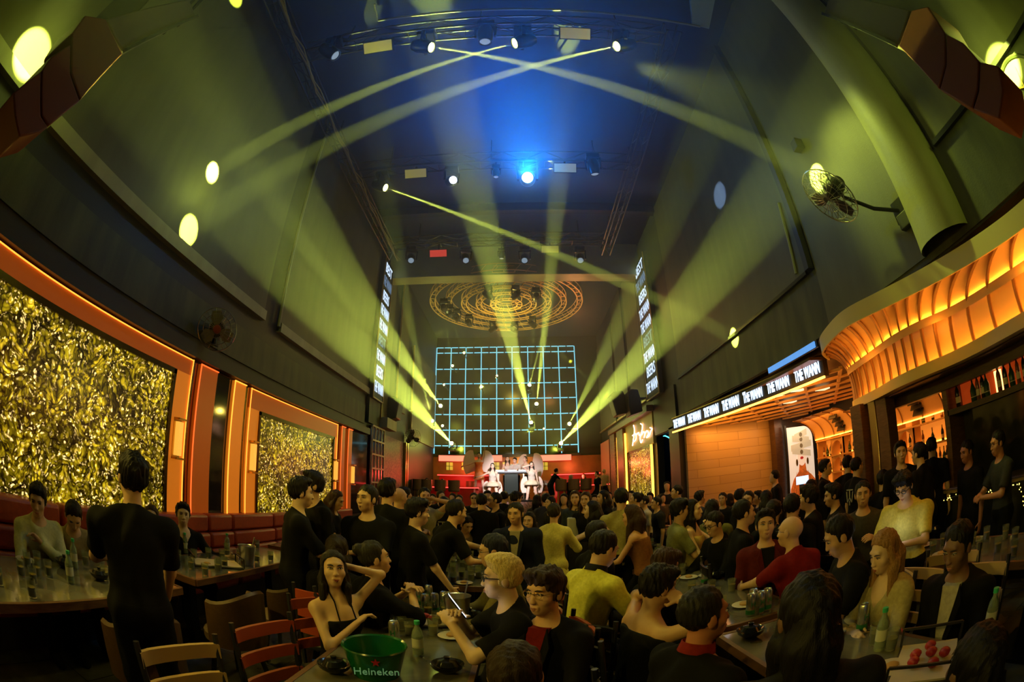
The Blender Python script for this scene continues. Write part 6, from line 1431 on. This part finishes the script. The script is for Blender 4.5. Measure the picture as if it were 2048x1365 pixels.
# front centre
w1 = P_('woman in a black halter top looking up with one hand in her hair', 665, 1103, 2.75, 150, 'sit', -4, hy=22, hp=-10, roll=3, hair='long', hc=(.016,.012,.010), top=BK, sleeve=0, dress=.17, extra='halter', female=True, R='chest', L_='behindhead', lod='n', sk=(.66,.42,.23))
P_('head of a dark haired person behind the woman in the halter top', 674, 1072, 3.7, 20, 'sit', 5, hair='bob', hc=(.02,.012,.006), top=BK)
P_('person in black with a bun turned right with clasped hands', 745, 1083, 3.15, 68, 'sit', 6, hy=12, hp=-6, hair='bun', hc=(.02,.018,.012), top=BK, sleeve=1.2, R='clasp', L_='clasp', lod='n')
p1 = P_('person with bleached hair and black glasses holding up a phone', 1000, 1112, 2.35, 262, 'sit', 12, hp=4, hair='top', hc=HBL, top=BK, glasses='thick', R=((.02,.30,.44),(.6,.2,-.8)), L_=((.0,.34,.40),(-.6,.2,-.8)), lod='n', sk=S3_)
P_('person in a dark cap of hair and patterned jacket behind the bleached hair', 978, 1070, 3.2, 268, 'sit', 14, hp=12, hair='short', hc=(.012,.014,.03), top=(.16,.13,.05), sleeve=1.9, R='table', L_='table', glasses='thin')
P_('person in gold rimmed glasses and dark suit with red shirt at the centre front', 1088, 1138, 2.15, 214, 'sit', 2, hy=4, hp=4, hair='curtain', hc=(.03,.016,.008), top=BK, sleeve=1.95, glasses='gold', R='table', L_='table', extra='blazer', phone='r', lod='n', sk=(.62,.36,.19))
p2 = P_('person in a pale yellow polo shirt with a dark collar looking at a phone', 1220, 1064, 2.95, 48, 'sit', 12, hy=8, hp=24, hair='fade', top=(.60,.58,.10), sleeve=.8, R='phone', L_='phone', collar=(.012,.012,.02), lod='n')
P_('dark haired person behind the pale yellow polo shirt', 1197, 1042, 3.7, 60, 'sit', 6, hair='short', top=BK)
P_('person in a yellow shirt dress standing with the back to the camera', 1108, 1010, 5.0, 14, 'stand', 3, hair='short', hc=(.02,.016,.012), top=(.62,.55,.18), sleeve=1.85, female=True, bot=None, skirt=((.60,.53,.17), 'mini'), R='hold', L_='down', hem=.08, lod='n')
P_('woman in a black tank top stretching her arms to the left', 1183, 1003, 5.7, 275, 'sit', 14, hair='long', top=BK, sleeve=0, dress=.10, female=True, R='reach', L_='reach', sk=S3_)
P_('curly haired woman holding a phone behind the shopping bag', 1150, 985, 6.9, 185, 'stand', 2, hair='waves', hc=HBR, top=(.03,.04,.05), female=True, R='down', L_='phone')
P_('second curly haired woman behind the shopping bag', 1171, 988, 7.2, 195, 'stand', 2, hair='waves', hc=HBR, top=BK, female=True)
P_('dark haired person facing left behind the outstretched arms', 1205, 984, 6.8, 250, 'stand', 3, hair='long', top=BK, female=True)
P_('long haired woman in a rust coloured top leaning on the table', 1258, 1012, 4.7, 292, 'sit', 14, hp=12, hair='long', hc=HBR, top=(.22,.09,.04), sleeve=0, dress=.12, female=True, R='table', L_='table', sk=(.6,.33,.17))
P_('person in a floral shirt with the back to the camera', 1242, 980, 6.2, -5, 'stand', 3, hair='fade', top=(.32,.28,.10), sleeve=.9)
P_('woman with tied hair in black looking left beside the floral shirt', 1271, 988, 5.9, 272, 'stand', 4, hair='bun', top=BK, female=True)
P_('person in a white T-shirt behind the woman with tied hair', 1287, 994, 7.2, 255, 'stand', 3, hair='short', top=(.5,.45,.34))
P_('person in a dark top left of the woman with tied hair', 1262, 984, 7.6, 200, 'stand', 3, hair='short', top=BK)
P_('person in an olive T-shirt turned right', 1360, 999, 4.6, 78, 'sit', 4, hy=5, hair='curtain', top=(.20,.21,.09), R='table', L_='table')
P_('long haired woman in a yellow dress smiling to the right', 1386, 1000, 4.5, 105, 'sit', 2, hair='long', top=(.55,.45,.16), sleeve=0, dress=.14, female=True, R='table', L_='chin', sk=S3_)
P_('far waiter in profile before the dark panel', 1353, 973, 8.2, 262, 'stand', 3, hair='short', top=BK)
P_('person glimpsed in the dark bay beside the leaf wall', 1334, 965, 10.6, 190, 'stand', 3, hair='short', top=(.03,.03,.03))
P_('dark haired person with the back to the camera in olive', 1424, 1000, 4.3, 12, 'sit', 4, hair='bob', top=(.14,.15,.05), R='table', L_='down')
P_('person in glasses and black bowing to the left at the right table', 1422, 1027, 3.45, 232, 'sit', 10, hp=20, hair='fade', top=BK, sleeve=1.9, glasses='thick', R='table', L_='table', lod='n')
P_('person in black in profile facing right behind the maroon blazer', 1488, 1000, 4.1, 75, 'sit', 4, hair='fade', top=BK)
P_('person in a maroon blazer over black looking at the camera', 1531, 1021, 3.35, 168, 'sit', 3, hy=6, hp=-4, roll=2, hair='top', top=(.10,.012,.012), sleeve=1.9, extra='blazer', phone='k', R='down', L_='table', lod='n', sk=S1_)
P_('bald person in glasses and dark red T-shirt seen from behind', 1580, 1031, 3.05, 312, 'sit', 12, hy=-18, bald=True, hair=None, top=RD, glasses='thin', R='down', L_='reach', lod='n', wide=1.1, sk=S1_)
p3 = P_('person in black bowing over a phone right of the bald man', 1663, 1039, 2.75, 256, 'sit', 12, hp=26, hair='short', top=BK, R='phone', L_='phone', lod='n', sk=S2_)
P_('dark haired head at the table behind the crossed arms', 1340, 1100, 3.05, 60, 'sit', 16, hp=20, hair='curtain', hc=HBR, top=BK, R='table', L_='chin')
P_('person in black folding both arms behind the head', 1327, 1133, 2.45, 58, 'sit', 8, hp=16, hair='curtain', top=BK, sleeve=0, dress=.10, R=((.16,.12,.62),(.9,.4,.2)), L_=((-.16,.10,.60),(-.9,.5,.2)), lod='n', sk=S2_)
P_('person in a black jacket with a red collar seen from behind at the front', 1412, 1174, 1.75, 46, 'sit', 4, hy=18, hair='short', hc=(.014,.012,.008), top=BK, sleeve=1.9, collar=(.20,.015,.01), lod='n', wide=1.1, sk=(.5,.2,.1))
P_('large dark figure in a black leather jacket at the front right', 1622, 1150, 1.22, -20, 'sit', 6, hair='bob', top=(.012,.012,.011), sleeve=1.9, lod='n', wide=1.15, collar=(.012,.012,.011), sk=(.16,.08,.04))
P_('woman with long light brown hair and beige blazer looking at her phone', 1762, 1068, 2.55, 222, 'sit', 8, hy=5, hp=16, hair='waves', hc=(.30,.16,.06), top=(.42,.35,.17), sleeve=1.9, R=((.02,.27,.24),(.6,.1,-.8)), L_=((-.02,.27,.24),(-.6,.1,-.8)), female=True, lod='n', extra='vneck', sk=S3_)
P_('person in a black blazer over a pale shirt bowing at the right', 1912, 1050, 2.35, 205, 'sit', 6, hy=10, hp=16, hair='short', top=BK, sleeve=1.95, extra='blazer', phone='w', R='down', L_='table', lod='n', sk=(.20,.10,.05))
P_('dark back of a head at the lower right corner', 1968, 1252, 1.25, -40, 'sit', 8, hair='bob', top=BK, lod='n', sk=(.16,.08,.04))
P_('dark brown back of a head at the bottom centre', 1030, 1285, 1.35, 10, 'sit', 8, hair='short', hc=(.03,.018,.01), top=BK, lod='n')
# right, in front of the bar
P_('person in a grey T-shirt facing the camera before the wooden posts', 1725, 963, 4.4, 180, 'sit', 4, hair='fade', top=(.05,.045,.035), R='table', L_='hold', sk=S2_, lod='n')
p4 = P_('person in a yellow polo shirt and glasses lit by a phone', 1802, 946, 3.85, 202, 'stand', 8, hp=30, hair='curtain', top=(.60,.50,.10), glasses='thick', R='phone', L_='phone', lod='n', wide=1.15)
P_('person with swept back hair in black looking left before the bar', 1662, 969, 4.7, 262, 'sit', 6, hp=8, hair='top', top=BK, sk=S2_)
P_('person in black facing left beside the swept back hair', 1616, 972, 4.6, 280, 'sit', 6, hair='curtain', top=BK, R='chin', L_='table')
P_('short haired person seen from behind drinking', 1584, 988, 4.0, 20, 'sit', 4, hair='fade', top=BK)
P_('dark short haired person behind the maroon blazer', 1547, 1000, 4.5, 10, 'sit', 4, hair='fade', top=BK)
P_('dark head before the tiled wall, left one', 1481, 978, 7.0, 60, 'sit', 4, hair='short', top=BK)
P_('dark head before the tiled wall, right one', 1496, 983, 6.6, 200, 'sit', 4, hair='short', top=BK)
P_('person seen from behind under the waiter at the bar', 1532, 982, 6.2, 0, 'sit', 4, hair='bob', top=BK)
P_('black haired person right of the register', 1622, 960, 6.6, 10, 'sit', 4, hair='bob', top=BK)
P_('waiter in profile before the tall portrait', 1548, 943, 8.2, 262, 'stand', 4, hair='short', top=BK)
P_('bartender with wavy hair in profile before the shelves', 1650, 923, 6.7, 95, 'stand', 3, hair='top', top=BK)
P_('bartender with a dark round head beside the posts', 1695, 914, 6.6, 20, 'stand', 2, hair='short', top=BK)
P_('bartender with a logo on the back beside the wooden posts', 1713, 918, 6.0, 50, 'stand', 2, hair='fade', top=BK, logo=True)
P_('bartender facing the camera right of the wooden posts', 1800, 888, 5.2, 170, 'stand', 2, hair='top', top=BK, base=.10)
P_('bartender bending with the head down before the shelf', 1836, 889, 5.3, 300, 'stand', 8, hair='short', top=BK, base=.10)
P_('tall bartender with the back to the camera at the shelf', 1862, 878, 5.0, 10, 'stand', 2, hair='fade', top=BK, base=.12)
P_('bartender with glasses on a cord leaning over the bar', 1848, 905, 4.6, 190, 'stand', 10, hp=25, hair='curtain', top=BK)
P_('dim bartender facing left in the dark at the right', 1930, 885, 4.9, 230, 'stand', 4, hp=10, hair='short', top=BK, sk=(.35,.14,.07))
P_('dim bartender in glasses at the right edge with a lit phone', 1992, 866, 4.6, 240, 'stand', 3, hp=6, hair='short', top=(.03,.03,.03), glasses='thin', sk=(.45,.20,.10), R='phone', L_='phone')
P_('dark haired person before the counter below the bartenders', 1765, 940, 5.6, 10, 'sit', 3, hair='short', top=BK)
# stage performers
SK2 = (.75,.50,.42); SIL = (.55,.50,.46)
def wings(r, label, span=.55, h=.75, zc=.25):
    """two feathered wings behind the shoulders, worn by a dancer"""
    W4 = r['W']; t = thing('feather_wings', label, 'wings', W4 @ Vector((0,-.16,.2)))
    for q in (-1, 1):
        pts = [Vector((.06*q, -.17, zc-.15))]
        for k in range(11): a = -.9+k*.27; pts.append(Vector(((.16+span*.62*math.cos(a*.8))*q, -.20, zc+h*.62*math.sin(a)+.12)))
        part('wing', MB().prism([W4 @ p for p in pts], (W4.to_3x3() @ Vector((0,-.035,0)))), mat('feather_white', (.75,.62,.60), .8) if 'feather_white' not in bpy.data.materials else bpy.data.materials['feather_white'], t)
    return t
d1 = P_('dancer in a silver top and tutu at the front left of the stage', 985, 927, 16.6, 180, 'wide', 0, hy=6, hair='long', top=SIL, sleeve=0, dress=.14, hem=-.22, female=True, bot=None, skirt=((.58,.52,.42), 'tutu'), R='out', L_='down', sk=SK2, base=1.0, lod='m')
d2 = P_('front right dancer in a silver top and tutu with a hand on her brow', 1063, 924, 16.6, 180, 'wide', 0, hy=-8, hair='long', top=SIL, sleeve=0, dress=.14, hem=-.22, female=True, bot=None, skirt=((.60,.54,.42), 'tutu'), R='brow', L_='down', sk=SK2, base=1.0, lod='m')
d3 = P_('tall winged dancer in an orange corset at the left of the desk', 958, 906, 17.2, 175, 'wide', 0, hair='bun', top=(.75,.20,.04), sleeve=0, dress=.12, female=True, bot=None, skirt=((.7,.25,.10), 'mini'), R='out', L_='up', sk=SK2, base=1.24, lod='m')
d4 = P_('masked woman in white behind the DJ desk', 1015, 914, 18.7, 180, 'stand', 6, hair='long', hc=HBR, top=(.7,.62,.6), sleeve=0, dress=.12, female=True, R='table', L_='table', sk=SK2, base=1.24, lod='m')
d5 = P_('man bowing beside the masked woman behind the DJ desk', 1029, 916, 18.9, 200, 'stand', 6, hp=20, hair='short', top=(.6,.55,.55), R='table', L_='table', sk=SK2, base=1.24, lod='m')
d6 = P_('winged long haired dancer right behind the DJ desk', 1050, 914, 18.4, 225, 'stand', 5, hair='pony', hc=HBR, top=(.55,.45,.42), sleeve=0, dress=.12, female=True, R='reach', L_='down', sk=SK2, base=1.24, lod='m')
wings(d3, 'white feather wings on the dancer in the orange corset', .75, .9); wings(d6, 'wide white feather wings behind the right dancers', .9, .9); wings(d1, 'pale blue white train wings of the front left dancer', .35, .55, -.35); wings(d2, 'pale train wings of the front right dancer', .45, .6, -.25)
for px, py, d, rh, pose, lab, kw in ((854, 957, 17.9, 180, 'sit', 'seated guest with a lit face at the left stage counter', dict(female=True, hair='bob', sk=SK2)), (885, 959, 17.9, 190, 'sit', 'second seated guest with a lit face at the left stage counter', dict(female=True, hair='bob', sk=SK2)),
                           (1113, 938, 16.9, 70, 'stand', 'waiter in shorts bending over the right stage counter', dict(lean=28, short=True, R='reach', L_='reach')), (1142, 950, 17.0, 10, 'sit', 'grey haired guest seated at the right stage counter', dict(hc=(.3,.28,.25))), (1167, 948, 17.9, 180, 'sit', 'guest in white with a lit face at the right of the stage', dict(female=True, hair='long', top=(.5,.35,.33), sk=SK2)),
                           (1193, 944, 16.6, 240, 'stand', 'person in black standing at the right end of the stage', dict(lean=4)), (1208, 940, 17.2, 30, 'stand', 'person in a cap and pale shirt at the right end of the stage', dict(hc=(.4,.35,.2), top=(.35,.28,.16)))):
    kw.setdefault('top', BK); P_(lab, px, py, d, rh, pose, base=SZ, hair=kw.pop('hair', 'short'), lean=kw.pop('lean', 5), **kw)
# far crowd between the tables and the stage
far = [(865,990,10,185), (905,989,10.5,200), (975,984,10.6,170), (1022,990,9.6,190), (1075,992,9,30), (1092,990,8.8,20), (1100,996,7.8,240), (1128,990,8.6,190), (1190,992,8.6,200), (1218,986,9.4,170), (1228,995,8.2,260), (1300,988,9.2,200), (1312,996,7.4,250), (1325,990,8.4,150), (1400,985,7.6,60), (1445,988,7.4,200), (1460,990,6.4,30), (1516,985,7.4,250)]
for i, (px, py, d, rh) in enumerate(far):
    P_('%s of the dim people standing in the far crowd, counted from the left' % ('first', 'second', 'third', 'fourth', 'fifth', 'sixth', 'seventh', 'eighth', 'ninth', 'tenth', 'eleventh', 'twelfth', 'thirteenth', 'fourteenth', 'fifteenth', 'sixteenth', 'seventeenth', 'eighteenth')[i], px, py, d, rh, 'stand', 4, hair=('short', 'bob', 'top')[i % 3], top=((.02,.02,.02), (.10,.09,.06), (.03,.03,.05))[i % 3], group='dim people in the far crowd')
# ---- phones
def phone_for(r, q, label, up_=(0,0,1), off=.03):
    p, d = r['hands'][q]; hd = Vector((0,0,0)); body = Vector(r['loc'])+Vector((0,0,.75*r['s'])); n = (body-p).normalized()
    phone_at(p+Vector((0,0,off)), n, label, up_); return p
phone_for(p1, 1, 'lit phone held up by the person with bleached hair'); q = phone_for(p2, 1, 'bright phone in the hands of the pale yellow polo shirt'); phone_for(p3, 1, 'dim phone in the hands of the person bowing right of the bald man')
q4 = phone_for(p4, 1, 'phone lighting the face of the person in the yellow polo shirt')
lamp('POINT', 'phone_light', q4+Vector((0,0,.06)), .9, (.8,.85,1.0), radius=.04)
# ---- chairs under the near sitters
ci = 0
for label, o, pose, loc, H, s in people:
    if pose == 'sit' and Vector(loc[:2]).length < 5.6 and loc[0] > -2.6 and loc[1] > .3 and 'stage' not in label:
        deg = math.degrees(H); f = Vector((math.sin(H), math.cos(H)))
        kind = 'red' if 'halter' in label or 'bleached' in label else 'pale' if loc[0] > 1.9 else 'dark'
        chair(kind, loc[0]-f.x*.03, loc[1]-f.y*.03, deg, ('%s slatted chair under the %s' % ({'red': 'red', 'pale': 'pale', 'dark': 'black'}[kind], ' '.join(label.split()[:11])))[:118], 'chairs with guests sitting on them')
